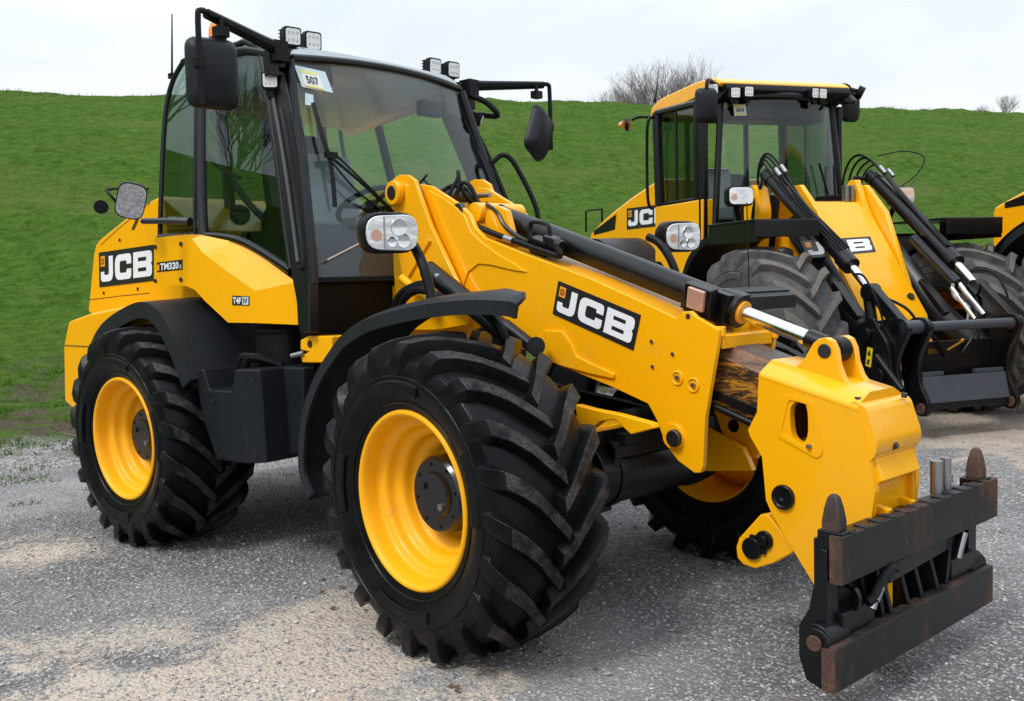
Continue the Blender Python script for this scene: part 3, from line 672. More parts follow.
mb=MB(); mb.cyl((1.43,-.30,.40),(1.43,-.335,.365),.018,n=10); mb.cyl((1.43,-.335,.365),(1.43,-.35,.34),.014,n=8); mb.cyl((1.42,-.28,.40),(1.43,-.26,.44),.011,n=8); mb.build('hose_coupling','steel',car); mb=MB(); mb.cyl((1.42,.30,.36),(1.43,.33,.45),.012,n=8); mb.build('hose_coupling','steel',car); mb=MB(); mb.cyl((1.37,.235,.60),(1.37,.235,.72),.022,n=12); mb.build('hose_coupling','steel',car); mb=MB(); mb.cyl((1.37,.31,.60),(1.37,.31,.72),.018,n=12); mb.cyl((1.37,.31,.63),(1.37,.31,.66),.024,n=12)
mb.build('hose_coupling','steel',car)
mb=MB(); mb.prism(rpoly([(1.25,.62),(1.36,.60),(1.36,.10),(1.28,.05),(1.10,.30),(1.12,.40),(1.0,.62)]),-.10,-.07); pair(mb,'carriage_hook','yellow_paint',car,bevel=.004)
mb=MB(); mb.lathe([(-.01,.05),(.01,.05),(.01,.036),(-.01,.036)],(1.37,-.40,.375),20,closed=True); mb.build('hose_clamp','black_paint',car)
# ---- front fenders
def fender(parent, fr, outer, y0, y1, mat='fender_plastic', lip=.085, far=True, cut=None, crown=.02):
    P=cat2(outer,6)
    for s in ((1,-1) if far else (1,)):
        mb=MB(); ya,yb=(y0,y1) if s>0 else (-y0,-y1)
        mb.shell(P,.018,ya,yb)
        for v in mb.v:
            if abs(v.y-yb)<1e-4: v.z+=crown*max(0,min(1,(.32-v.x)/.5))
        if cut:      # the front corner is cut back towards the machine
            for v in mb.v:
                if abs(v.y-yb)<1e-4 and v.x>cut: v.x=cut+(v.x-cut)*.18; v.z-=.012
        lo=[(p[0],p[1]-.004) for p in P]
        mb.shell(lo,lip,ya-.003*s,ya+.016*s)
        fe=mb.build('fender',mat,parent,fr,ang=40)
    return fe
fo=T([(308,497),(299,470),(300,428),(306,398),(317,371),(330,350),(343,334),(368,319),(402,309),(435,303),(470,300),(505,301),(516,304)],'F',-.98)
fo=[fo[0]]+fo[1:]
def domed_fender(outer, sgn):
    P=cat2(outer,6); n=len(P); secs=[(-.98,.0,.60,0.),(-.955,.016,.57,.0),(-.90,.030,.45,.0),(-.78,.036,.22,.0),(-.66,.036,.05,.0),(-.58,.030,.0,.0)]; vs=[]
    for layer in (0,-.016):
        for (y,dz,cap,_) in secs:
            for (x,z) in P:
                f_=max(0,min(1,(z-.75)/.4)); xx=min(x,cap+(max(0,x-cap))*.08) if x>cap else x
                vs.append((xx-(.0 if z>1.0 else dz*.6)*(1-f_), y*sgn, z+dz*f_+layer))
    m=len(secs); N=m*n; fs=[]
    for i in range(m-1):
        for j in range(n-1): a=i*n+j; fs+=[[a,a+1,a+n+1,a+n],[N+a+n,N+a+n+1,N+a+1,N+a]]
    for j in range(n-1): fs+=[[j,N+j,N+j+1,j+1],[(m-1)*n+j,(m-1)*n+j+1,N+(m-1)*n+j+1,N+(m-1)*n+j]]
    for i in range(m-1): fs+=[[i*n,(i+1)*n,N+(i+1)*n,N+i*n],[i*n+n-1,N+i*n+n-1,N+(i+1)*n+n-1,(i+1)*n+n-1]]
    mb=MB(); mb.add(vs,fs); mb.shell([(p[0],p[1]-.004) for p in P],.048,-.982*sgn,-.966*sgn)
    return mb.build('fender','fender_plastic',root,'F',ang=45)
domed_fender(fo,1)
ff=[(x,z) for x,z in fo if x<.30]+[(.33,1.325)]
P=cat2(ff,6); mb=MB(); mb.shell(P,.018,.95,.50); mb.shell([(p[0],p[1]-.004) for p in P],.05,.953,.934); mb.shell([(p[0],p[1]+.0) for p in P],.075,.50,.49)
mb.prism([(.30,1.335),(.36,1.30),(.36,1.24),(.33,1.24)],.49,.953)
mb.build('fender','fender_plastic',root,'F',ang=40)
mb=MB(); mb.box((.22,.55,1.20),(.10,.10,.10)); mb.box((.30,.50,1.14),(.06,.12,.10)); mb.tube([(.1,.5,1.25),(.2,.45,1.15),(.3,.47,1.05)],.02,6); mb.tube([(.15,.62,1.25),(.25,.58,1.10),(.2,.5,.95)],.025,6); mb.cyl((.30,.42,1.20),(.30,.60,1.20),.03,n=12)
mb.build('steering_valve','black_plastic',root,'F',.006)
mb=MB(); mb.box((.37,.50,1.17),(.012,.10,.13)); mb.build('valve_plate','light_grey_paint',root,'F',.003)
mb=MB(); mb.cyl((.2,.8,1.33),(.2,.79,1.75),.003,n=5); mb.build('marker_whip','black_plastic',root,'F')
for s in (-1,1):
    P=[on(a,b,'F','y',-.80) for a,b in ((400,234),(412,243),(424,268),(432,300))]; P=[Vector((q.x,q.y*-s,q.z)) for q in P]
    mb=MB(); mb.tube(P,.022,8); mb.build('lamp_stalk','black_plastic',root,'F')
    # strut seen under the fender
    mb=MB(); mb.tube([(.08,.78*s,1.30),(.14,.76*s,1.24),(.16,.72*s,1.13)],.022,8); mb.build('fender_strut','black_plastic',root,'F')
# ---- headlights on stalks
q_=on(402,235,'F','y',-.80); P_L={-1:Vector((q_.x,-.80,q_.z)),1:Vector((q_.x,.80,q_.z))}
def rounded_box(c, w, h, d, r, rot, m=0, n=5):
    P=rpoly([(-w/2,-h/2,r),(w/2,-h/2,r),(w/2,h/2,r),(-w/2,h/2,r)],n); mb=MB()
    k=len(P); vs=[]
    for (x,sc) in ((0,.94),(.012,1.0),(d*.55,1.0),(d*.85,.8),(d,.55)):
        vs+=[Vector((-x,p[0]*sc,p[1]*sc)) for p in P]
    vs=[Vector(c)+rot@v for v in vs]; fs=[list(range(k)),list(range(5*k-1,4*k-1,-1))]+[[q*k+j,q*k+(j+1)%k,(q+1)*k+(j+1)%k,(q+1)*k+j] for q in range(4) for j in range(k)]
    mb.add(vs,fs,m); return mb
for s in (-1,1):
    c=Vector((-.30,.93*s,1.615)); rot=Matrix.Rotation(rad(-14*1),3,'Z')@Matrix.Rotation(rad(2),3,'Y')
    hl=rounded_box(c,.235,.165,.14,.075,rot).build('headlight','black_plastic',root,'F',ang=50)
    f=MB(); P=rpoly([(-.110,-.066,.062),(.110,-.075,.062),(.110,.075,.062),(-.110,.066,.062)]); f.slab([c+rot@Vector((.001,p[0],p[1])) for p in P],rot@Vector((1,0,0)),.012); f.build('lens','lamp_lens',hl,bevel=.004)
    f=MB(); f.cyl(c+rot@Vector((.008,-.068,-.01)),c+rot@Vector((.0135,-.068,-.01)),.024,n=20); f.build('indicator_lens','amber_lens',hl)
    f=MB(); f.box(c+rot@Vector((.0135,-.035,0)),(.004,.006,.125),rot); f.build('lens_divider','steel',hl)
    for (yy,zz,rr) in ((.028,.022,.036),(.045,-.032,.030),(-.004,-.036,.022)):
        f=MB(); f.lathe([(.0135,rr),(.0165,rr*.94),(.0140,rr*.6),(.0135,rr*.2),(.0135,0)],(0,0,0),24,axis='x'); f.xf(Matrix.Translation(c)@rot.to_4x4()@Matrix.Translation((0,yy,zz))); f.build('reflector_bowl','chrome',hl)
    f=MB(); f.tube([c+rot@Vector((-.10,0,0)),Vector((-.42,.87*s,1.61)),P_L[s]],.018,8); f.build('lamp_bracket','black_plastic',hl)
# ================================================================== rear body of machine 1 (frame R)
R_='R'
SPN=(0,1,-.15); SPD=-1.0175                      # the cab's leaning side: y = -1.0175 + .15 z
def sp(px,py,off=0.): return hit(px,py,'R',SPN,SPD-off)
SN=Vector(SPN).normalized()
def mirror3(P): return [Vector((p.x,-p.y,p.z)) for p in P]
def side_panel(pts, off, th, name, mats, parent, bevel=.0, both=True):
    P=[sp(px,py,off) for px,py in pts]; o=None
    m0=mats
    for s in ((1,-1) if both else (1,)):
        mats='rear_glass' if (m0=='side_glass' and s<0) else m0
        mb=MB(); Q=P if s>0 else mirror3(P); n=SN if s>0 else Vector((SN.x,-SN.y,SN.z)); mb.slab(Q,n,th); o=mb.build(name,mats,parent,None if parent is not root else 'R',bevel)
        if s>0: first=o
    return first
# cab floor/lower block
mb=MB(); mb.box((-2.02,0,1.20),(1.15,1.36,.52)); mb.box((-2.35,0,1.42),(.9,1.3,.3))
cab=mb.build('cab_base','black_plastic',root,'R',.01)
side_panel([(160,238),(161,200),(164,130),(168,98),(174,78),(183,62),(200,54),(236,45),(244,42),(252,45),(262,57),(276,150),(284,215),(290,268),(237,240),(205,236)],-.001,.004,'side_glass','side_glass',cab)
# frames
def bar(pts, r, name='frame', mats='black_paint', parent=None, off=0., flat=1., k=5):
    for s in (1,-1):
        P=[sp(px,py,off) for px,py in pts]; P=P if s>0 else mirror3(P)
        mb=MB(); mb.tube(P,r,8,k,flat=flat); o=mb.build(name,mats,parent or cab)
    return o
bar([(160,238),(161,200),(164,130),(168,98),(174,78),(183,62)],.014,'rear_pillar')
bar([(183,62),(200,54),(236,45),(244,42),(252,45),(262,57),(276,150),(284,215),(291,269)],.018,'door_frame')
bar([(204,236),(202,200),(202,104),(204,60)],.030,'middle_pillar',flat=.6)
bar([(160,238),(205,236),(237,240),(262,252),(291,271)],.022,'lower_frame')
bar([(195,236),(195,180),(196,104)],.010,'pillar_trim',off=.02)
side_panel([(252,43),(281,60),(290,100),(298,150),(304,215),(309,275),(309,332),(299,332),(296,300),(290,268),(283,215),(275,150),(267,97),(260,57)],.012,.06,'front_pillar','black_paint',cab,.006)
bar([(266,62),(280,135),(290,200),(298,262)],.010,'pillar_seal','grey_trim',off=.018)
bar([(281,110),(286,135),(298,215),(303,262),(301,268)],.016,'grab_rail','black_plastic',off=.05)
# windscreen, a sheet bowed forward
def ws(u,v,o=0.):   # u -1..1 (near..far), v 0 bottom..1 top
    x=-1.28+(-1.595+1.28)*v+.085*(1-u*u)+o; w=.80+(.632-.80)*v; z=1.42+(2.555-1.42)*v
    return Vector((x,u*w,z+.02*(1-u*u)*v))
def ws_patch(u0,u1,v0,v1,o,th,nu=16,nv=8):
    mb=MB(); vs=[]; 
    for oo in (o,o-th):
        for i in range(nu+1):
            for j in range(nv+1): vs.append(ws(u0+(u1-u0)*i/nu,v0+(v1-v0)*j/nv,oo))
    k=nv+1; N=(nu+1)*k; fs=[]
    for i in range(nu):
        for j in range(nv):
            a=i*k+j; fs+=[[a,a+k,a+k+1,a+1],[N+a+1,N+a+k+1,N+a+k,N+a]]
    for i in range(nu): fs+=[[i*k,N+i*k,N+(i+1)*k,(i+1)*k],[i*k+nv,(i+1)*k+nv,N+(i+1)*k+nv,N+i*k+nv]]
    for j in range(nv): fs+=[[j,j+1,N+j+1,N+j],[nu*k+j+1,nu*k+j,N+nu*k+j,N+nu*k+j+1]]
    return mb.add(vs,fs)
scr=ws_patch(-.97,.97,.03,.985,0,.005).build('windscreen','windscreen_glass',cab)
mb=MB(); mb.tube([ws(u/8*.97,1.0,.0)+Vector((0,0,.012)) for u in range(-8,9)],.020,8,1); mb.build('windscreen_header','black_paint',cab)
ws_patch(-.97,-.62,.90,.99,-.02,.01).build('tinted_corner','black_plastic',cab)
ws_patch(.66,.97,.86,.99,-.02,.01).build('tinted_corner','black_plastic',cab)
mb=MB(); mb.tube([ws(.985,v/8) for v in range(0,9)],.028,8,1); mb.build('front_pillar','black_paint',cab)
mb=MB(); mb.tube([ws(-.985,v/8) for v in range(0,9)],.020,8,1); mb.build('windscreen_edge','black_paint',cab)
mb=MB(); mb.tube([ws(.99,.62)+Vector((.03,.03,0)),ws(1.0,.66)+Vector((.09,.08,0)),ws(1.03,.60)+Vector((.13,.10,0)),ws(1.05,.36)+Vector((.15,.12,0)),ws(1.03,.2)+Vector((.10,.08,0))],.016,8); mb.build('grab_rail','black_plastic',cab)
# lower front bulkhead under the screen
mb=MB(); mb.box((-1.36,0,1.20),(.10,1.56,.50)); mb.box((-1.33,0,1.432),(.09,1.58,.02)); mb.build('bulkhead','deep_black',cab,bevel=.01)
mb=MB(); mb.tube([ws(-.9,.10,.03),ws(-.55,.20,.035),ws(-.2,.28,.03)],.006,6); mb.build('scuttle_rod','steel',cab)
# roof
rp=[(-2.68,2.47),(-2.66,2.57),(-2.58,2.645),(-2.35,2.69),(-2.05,2.705),(-1.80,2.690),(-1.60,2.632),(-1.585,2.585),(-1.64,2.55),(-2.62,2.45)]
mb=MB(); k=len(rp); 
ys=[-.60,-.585,-.5,-.3,0,.3,.5,.585,.60]; vs=[]; 
for y in ys:
    e=abs(y)/.60; sc=.0 if e<.9 else .02+ (.02 if e>.99 else 0)
    vs+=[(x,y,z-sc+(.015*(1-e*e) if z>2.5 else 0)) for x,z in rp]
fs=[list(range(k)),list(range(9*k-1,8*k-1,-1))]+[[q*k+j,q*k+(j+1)%k,(q+1)*k+(j+1)%k,(q+1)*k+j] for q in range(8) for j in range(k)]
mb.add(vs,fs); roof=mb.build('cab_roof','light_grey_paint',root,'R',ang=50)
for s in (-1,1):
    mb=MB(); mb.tube([(-2.55,.62*s,2.62),(-2.3,.622*s,2.665),(-2.05,.622*s,2.68),(-1.85,.625*s,2.64),(-1.64,.63*s,2.565)],.022,8); mb.build('roof_rail','black_paint',roof)
# far/rear glazing
mb=MB(); mb.slab([(-2.70,-.66,1.75),(-2.70,.66,1.75),(-2.66,.60,2.5),(-2.66,-.60,2.5)],(1,0,0),.004); mb.build('rear_glass','rear_glass',cab)
for y in (-.30,.02,.45):
    mb=MB(); mb.tube([(-2.69,y,1.75),(-2.68,y-.02,2.1),(-2.66,y-.06,2.5)],.035,8,3); mb.build('rear_window_bar','grey_trim',cab)
# interior
mb=MB(); mb.prism(rpoly([(-2.30,1.44,.05),(-1.86,1.46,.06),(-1.84,1.60,.06),(-2.18,1.60,.05),(-2.30,2.15,.08),(-2.42,2.15,.06),(-2.34,1.55,.05)]),-.26,.26); mb.prism(rpoly([(-2.33,2.16,.04),(-2.41,2.16,.04),(-2.45,2.34,.05),(-2.37,2.34,.05)]),-.13,.13)
seat=mb.build('seat','seat_fabric',cab,bevel=.03)
mb=MB(); mb.prism(rpoly([(-2.14,1.75,.05),(-2.28,1.78,.05),(-2.36,2.20,.06),(-2.24,2.22,.06)]),-.28,.28); mb.build('plastic_cover','plastic_film',seat,bevel=.02)
mb=MB(); mb.box((-2.05,-.42,1.66),(.5,.16,.14)); mb.cyl((-1.90,-.42,1.72),(-1.90,-.43,1.86),.02,n=8); mb.build('armrest','black_plastic',cab,bevel=.02)
mb=MB(); mb.cyl((-1.55,0,1.42),(-1.72,0,1.80),.045,n=12); mb.box((-1.50,0,1.60),(.16,.42,.34)); mb.build('steering_column','black_plastic',cab,bevel=.02)
Rw=Matrix.Translation((-1.75,0,1.86))@Matrix.Rotation(rad(-28),4,'Y')
mb=MB(); P=[(.19*math.cos(t*math.pi/12),.19*math.sin(t*math.pi/12),0) for t in range(25)]; mb.tube(P,.016,8,1)
mb.box((0,0,-.01),(.36,.03,.012)); mb.box((0,.0,-.01),(.03,.36,.012)); mb.cyl((0,0,-.04),(0,0,.01),.05); mb.xf(Rw); mb.build('steering_wheel','black_plastic',cab)
mb=MB(); mb.cyl(sp(240,215,-.08),sp(240,215,-.05),.055,n=24); mb.build('door_speaker','grey_trim',cab)
mb=MB(); c=sp(275,225,-.06); mb.lathe([(-.02,.095),(.02,.095),(.02,.06),(-.02,.06)],c,28,closed=True); mb.cyl(c+Vector((0,.0,0)),c+Vector((0,.03,0)),.06,n=20); mb.build('door_latch_dial','black_plastic',cab)
mb=MB(); mb.tube([sp(232,180,-.06),sp(250,205,-.06),sp(268,222,-.06)],.02,8); mb.tube([sp(204,150,-.1),sp(216,165,-.1),sp(240,178,-.1)],.012,8); mb.build('interior_rail','grey_trim',cab)
mb=MB(); mb.prism(rpoly([(-2.64,1.72,.03),(-1.45,1.46,.03),(-1.40,1.0,.03),(-2.64,1.0,.03)]),-.60,-.56); mb.build('cab_lining','black_plastic',cab)
mb=MB(); mb.box((-1.46,.30,1.62),(.10,.24,.26)); mb.build('instrument_display','grey_trim',cab,bevel=.02)
mb=MB(); mb.prism(rpoly([(-1.62,1.42,.03),(-1.60,1.66,.06),(-1.50,1.74,.05),(-1.40,1.64,.05),(-1.37,1.42,.03)]),-.66,.30); mb.build('dashboard','seat_fabric',cab,bevel=.02)
mb=MB(); mb.cyl((-1.44,.05,1.70),(-1.42,.05,1.73),.06,n=20); mb.box((-1.48,-.3,1.74),(.12,.18,.05)); mb.build('instrument_pod','grey_trim',cab,bevel=.01)
# stickers inside the screen
def wsq(px,py,o=.004):
    # point of the screen surface: search along the sight line
    c,d=ray(px,py,'R'); best=None
    for k in range(-100,101):
        u=k/100
        for v in (0,1):
            pass
    # iterate plane by plane
    u=0; 
    for it in range(12):
        v0=ws(u,0,o); v1=ws(u,1,o); n=(v1-v0).cross(ws(u+.05,.5,o)-ws(u-.05,.5,o)).normalized(); p=hit(px,py,'R',n,n.dot(v0)); w=.80+(.632-.80)*((p.z-1.42)/1.135); u=max(-1,min(1,p.y/w))
    return p
Q=[wsq(294,65),wsq(325,72),wsq(333,93),wsq(302,87)]
pl=quad_plate(Q,.002,'pale_blue_film','sale_ticket',cab)
f=quadmap(Q,.004)
def frn(pl): return pl
mb=MB(); mb.add([f(.10,.06),f(.74,.03),f(.70,.78),f(.14,.78)],[[0,1,2,3]],0); mb.add([f(.12,.70,.001),f(.66,.70,.001),f(.66,.82,.001),f(.12,.82,.001)],[[0,1,2,3]],1); mb.add([f(.12,.06,.001),f(.70,.04,.001),f(.70,.13,.001),f(.12,.15,.001)],[[0,1,2,3]],1); mb.build('ticket_card',['sticker_white','sticker_yellow'],pl,smooth=False)
mb=MB(); put2d(text2d('507',.02),quadmap(Q,.007),0,mb,.22,.62,.22,.58); mb.build('lettering','sticker_ink',pl,smooth=False,recalc=False)
Q=[wsq(305,93),wsq(313,95),wsq(314,106),wsq(305,105)]; quad_plate(Q,.002,'pale_blue_film','small_label',cab)
# wiper
mb=MB(); mb.tube([wsq(313,103,.03),wsq(322,135,.05),wsq(331,165,.05),wsq(335,207,.03)],.013,6,4,flat=.5); wp=mb.build('wiper_blade','black_plastic',cab)
mb=MB(); mb.tube([wsq(328,155,.06),wsq(356,178,.06),wsq(392,211,.03)],.008,6); mb.tube([wsq(332,162,.06),wsq(356,190,.06),wsq(384,212,.03)],.006,6); mb.tube([wsq(334,153,.06),wsq(362,180,.06),wsq(396,214,.03)],.006,6); mb.box(wsq(331,155,.06),(.02,.07,.03)); mb.build('arm','black_plastic',wp)
mb=MB(); mb.box(ws(.45,.86,-.06),(.05,.16,.09)); mb.build('interior_mirror','black_plastic',cab,bevel=.01)
# ---- work lights
def work_light(parent, fr, c, yaw_, s=.085, pitch=8):
    rot=Matrix.Rotation(rad(yaw_),3,'Z')@Matrix.Rotation(rad(pitch),3,'Y'); c=Vector(c)
    mb=MB(); P=rpoly([(-s/2,-s/2,.016),(s/2,-s/2,.016),(s/2,s/2,.016),(-s/2,s/2,.016)],3); k=len(P); vs=[]
    for x,q in ((0,1),(-.03,1),(-.034,.9),(-.065,.85)): vs+=[c+rot@Vector((x,p[0]*q,p[1]*q)) for p in P]
    mb.add(vs,[list(range(k)),list(range(4*k-1,3*k-1,-1))]+[[a*k+j,a*k+(j+1)%k,(a+1)*k+(j+1)%k,(a+1)*k+j] for a in range(3) for j in range(k)])
    for i in range(5): mb.box(c+rot@Vector((-.05,0,(i-2)*s*.18)),(.045,s*.95,.004),rot)
    mb.box(c+rot@Vector((-.03,0,-s*.62)),(.03,s*.5,s*.35),rot); mb.box(c+rot@Vector((-.03,0,-s*.85)),(.05,.03,s*.3),rot)
    o=mb.build('work_light','black_plastic',parent,fr)
    mb=MB(); mb.slab([c+rot@Vector((.001,p[0]*.82,p[1]*.82)) for p in P],rot@Vector((1,0,0)),.004)
    for a in (-1,0,1):
        for b in (-1,1): mb.cyl(c+rot@Vector((.0045,a*s*.23,b*s*.2)),c+rot@Vector((.0065,a*s*.23,b*s*.2)),s*.08,n=10,m=1)
    mb.build('lens',['led_lens','led_well'],o); return o
for s in (-1,1):
    for (x,y,z) in ((-1.615,.585,2.672),(-1.63,.445,2.675)):
        work_light(root,'R',(x,y*s,z+.012),-10 if s<0 else -4,.096,4)
    mb=MB(); mb.box((-1.66,.52*s,2.60),(.05,.36,.05)); mb.box((-1.63,.66*s,2.56),(.07,.09,.10)); mb.box((-1.62,.72*s,2.53),(.05,.06,.13)); mb.build('lamp_bracket','black_paint',root,'R',.006)
c=sp(272,81,.03); work_light(root,'R',(c.x+.01,c.y-.02,c.z),-38,.085,0)
c=on(484,120,'R','y',.80); work_light(root,'R',(c.x-.02,.80,c.z),40,.075,22)
mb=MB(); mb.tube([(-1.60,.66,2.55),(-1.52,.76,2.50),(-1.48,.82,2.42),(c.x-.04,.80,c.z+.04)],.018,8); mb.build('lamp_arm','black_plastic',root,'R')
mb=MB(); q=sp(280,62,.05); mb.tube([sp(280,45,.05),sp(279,62,.05),sp(275,74,.04)],.006,6); mb.build('lamp_cable','steel',root,'R')
# ---- mirrors
def mirror(parent, fr, s, near):
    arm=MB(); 
    arm.tube([(-1.60,.68*s,2.60),(-1.56,.80*s,2.61),(-1.42,1.20*s,2.645)],lambda t:.040-.016*t,8,5,flat=.8)
    arm.tube([(-1.42,1.18*s,2.645),(-1.41,1.235*s,2.65),(-1.41,1.25*s,2.60),(-1.41,1.25*s,2.30),(-1.41,1.25*s,2.24)],.014,8,6)
    arm.box((-1.60,.70*s,2.585),(.09,.08,.10)); arm.box((-1.42,1.13*s,2.575),(.05,.06,.045)); arm.cyl((-1.42,1.13*s,2.60),(-1.42,1.13*s,2.64),.012,n=8)
    o=arm.build('mirror_arm','black_plastic',parent,fr,.004)
    return o
def mirror_head(parent, c, w, h, d, rot):
    P=rpoly([(-w/2,-h/2,.055),(w/2,-h/2,.055),(w/2,h/2,.055),(-w/2,h/2,.055)],5); k=len(P); vs=[]; mb=MB()
    for x,q in ((0,1),(.02,1),(d*.6,.93),(d,.74)): vs+=[Vector(c)+rot@Vector((x,p[0]*q,p[1]*q)) for p in P]
    mb.add(vs,[list(range(k)),list(range(4*k-1,3*k-1,-1))]+[[a*k+j,a*k+(j+1)%k,(a+1)*k+(j+1)%k,(a+1)*k+j] for a in range(3) for j in range(k)])
    o=mb.build('mirror_housing','fender_plastic',parent,ang=50)
    mb=MB(); mb.slab([Vector(c)+rot@Vector((-.001,p[0]*.93,p[1]*.93)) for p in P],rot@Vector((-1,0,0)),.003); mb.build('mirror_glass','mirror_glass',parent); return o
a1=mirror(root,'R',-1,True); mirror_head(a1,(-1.46,-1.165,2.388),.235,.315,.07,Matrix.Rotation(rad(-14),3,'Z')@Matrix.Rotation(rad(2),3,'Y'))
mb=MB(); mb.box((-1.42,-1.25,2.42),(.04,.05,.05)); mb.build('mirror_clamp','black_plastic',a1,bevel=.006)
a2=mirror(root,'R',1,False); mirror_head(a2,(-1.45,1.15,2.34),.24,.31,.07,Matrix.Rotation(rad(14),3,'Z')@Matrix.Rotation(rad(-26),3,'X')@Matrix.Rotation(rad(4),3,'Y'))
# rear wide-angle mirror on the bonnet's near side
mb=MB(); q=lambda px,py,y=-1.12: on(px,py,'R','y',y)
mb.tube([q(106,190),q(112,197),q(122,208,-1.06),q(133,209,-1.04)],.008,6); mb.tube([q(106,190),q(125,188,-1.05),q(148,189,-1.04)],.007,6); mb.cyl(q(101,207),q(98,207)+Vector((0,.02,0)),.038,n=16); mb.tube([q(116,201,-1.06),q(138,211,-1.0),(-2.95,-.80,1.78)],.009,6)
a3=mb.build('mirror_arm','black_plastic',root,'R')
cc=q(131,201,-1.13); mirror_head(a3,cc,.145,.19,.03,Matrix.Rotation(rad(150),3,'Z')@Matrix.Rotation(rad(-14),3,'Y')@Matrix.Rotation(rad(14),3,'X'))
# beacon, aerial
mb=MB(); c=on(217,30,'R','y',-.35); mb.lathe([(0,.0),(0,.05),(.05,.05),(.085,.038),(.10,.0)],c-Vector((0,0,.05)),24,axis='z'); bc=mb.build('beacon','amber_plastic',root,'R')
mb=MB(); mb.cyl(c-Vector((0,0,.12)),c-Vector((0,0,.05)),.055,n=20); mb.build('beacon_base','black_plastic',bc)
mb=MB(); a=on(172,76,'R','y',-.62); b=on(172,12,'R','y',-.62); mb.cyl(a,a+(b-a)*.97,.007,.0035,n=6); mb.box(a,(.04,.03,.03)); mb.build('aerial','black_plastic',root,'R')
# ---- bonnet
BY=.70
bn=T([(160,196),(148,203),(130,215),(108,232),(98,241),(94,250),(90,282),(88,312),(92,322),(130,330),(200,330),(200,230),(164,225)],'R',-BY)
bn=[(x,z) for x,z in bn]
prof=[p for p in bn]
mb=MB(); mb.prism(rpoly([(*prof[0],0),(*prof[1],.1),(*prof[2],.1),(*prof[4],.12),(*prof[5],.06),(*prof[7],.02),(*prof[9],0),(*prof[10],0),(*prof[11],0)]),-BY,BY)
bon=mb.build('bonnet','yellow_paint',root,'R',.035,ang=30)
big_decal(bon,Y([(99.2,252.6),(155,244.5),(155,280.5),(99.8,287.2)],'R',-BY-.001))
mb=MB()
for i in range(9): mb.box((-3.72,0,1.25+i*.05),(.012,.9,.02))
mb.build('rear_grille','black_plastic',bon)
def seam(parent, pts, fr, y, w=.004, name='panel_seam'):
    P=[on(a,b,fr,'y',y) for a,b in pts]
    mb=MB()
    for a,b in zip(P,P[1:]):
        d=(b-a); L_=d.length; ang=math.atan2(-d.z,d.x); mb.box((a+b)/2,(L_,.0025,w),Matrix.Rotation(ang,3,'Y'))
    return mb.build(name,'crack_dark',parent)
seam(bon,[(89,300),(120,296),(150,293)],'R',-BY-.0005); seam(bon,[(150,203),(118,229),(101,245)],'R',-BY-.0005,.003)
mb=MB()
for (a_,b_) in ((104,293),(138,289),(146,222),(120,240)):
    v=on(a_,b_,'R','y',-BY); mb=MB(); mb.cyl((v.x,-BY-.005,v.z),(v.x,-BY+.004,v.z),.010,n=10); mb.build('bonnet_bolt','dark_steel',bon)
# counterweight
CY=.86
cwp=T([(63,346),(68,321),(90,313),(125,306),(165,330),(165,372),(100,372),(92,405),(88,413),(74,410),(64,402)],'R',-CY)
mb=MB(); mb.prism(rpoly([(x,z,.03) for x,z in cwp]),-CY,CY); cw=mb.build('counterweight','yellow_paint',root,'R',.02)
mb=MB(); a=on(63,346,'R','y',-CY); b=on(90,344,'R','y',-CY); mb.box(((a.x+b.x)/2+.02,-CY-.0005,a.z+.004),(abs(b.x-a.x)-.02,.003,.006)); mb.build('panel_seam','crack_dark',cw)
mb=MB(); mb.box((-3.0,0,.75),(1.4,.9,.45)); mb.build('rear_chassis','black_paint',root,'R',.01)
mb=MB(); mb.cyl((-2.621,-.9,.6),(-2.621,.9,.6),.12); mb.box((-2.621,0,.6),(.34,.6,.3)); mb.build('rear_axle','black_paint',root,'R',.01)
mb=MB(); mb.box((-1.6,0,.80),(1.2,.7,.5)); mb.cyl((-1.2,0,.45),(-1.2,0,1.0),.14); mb.build('articulation_joint','black_paint',root,'R',.01)
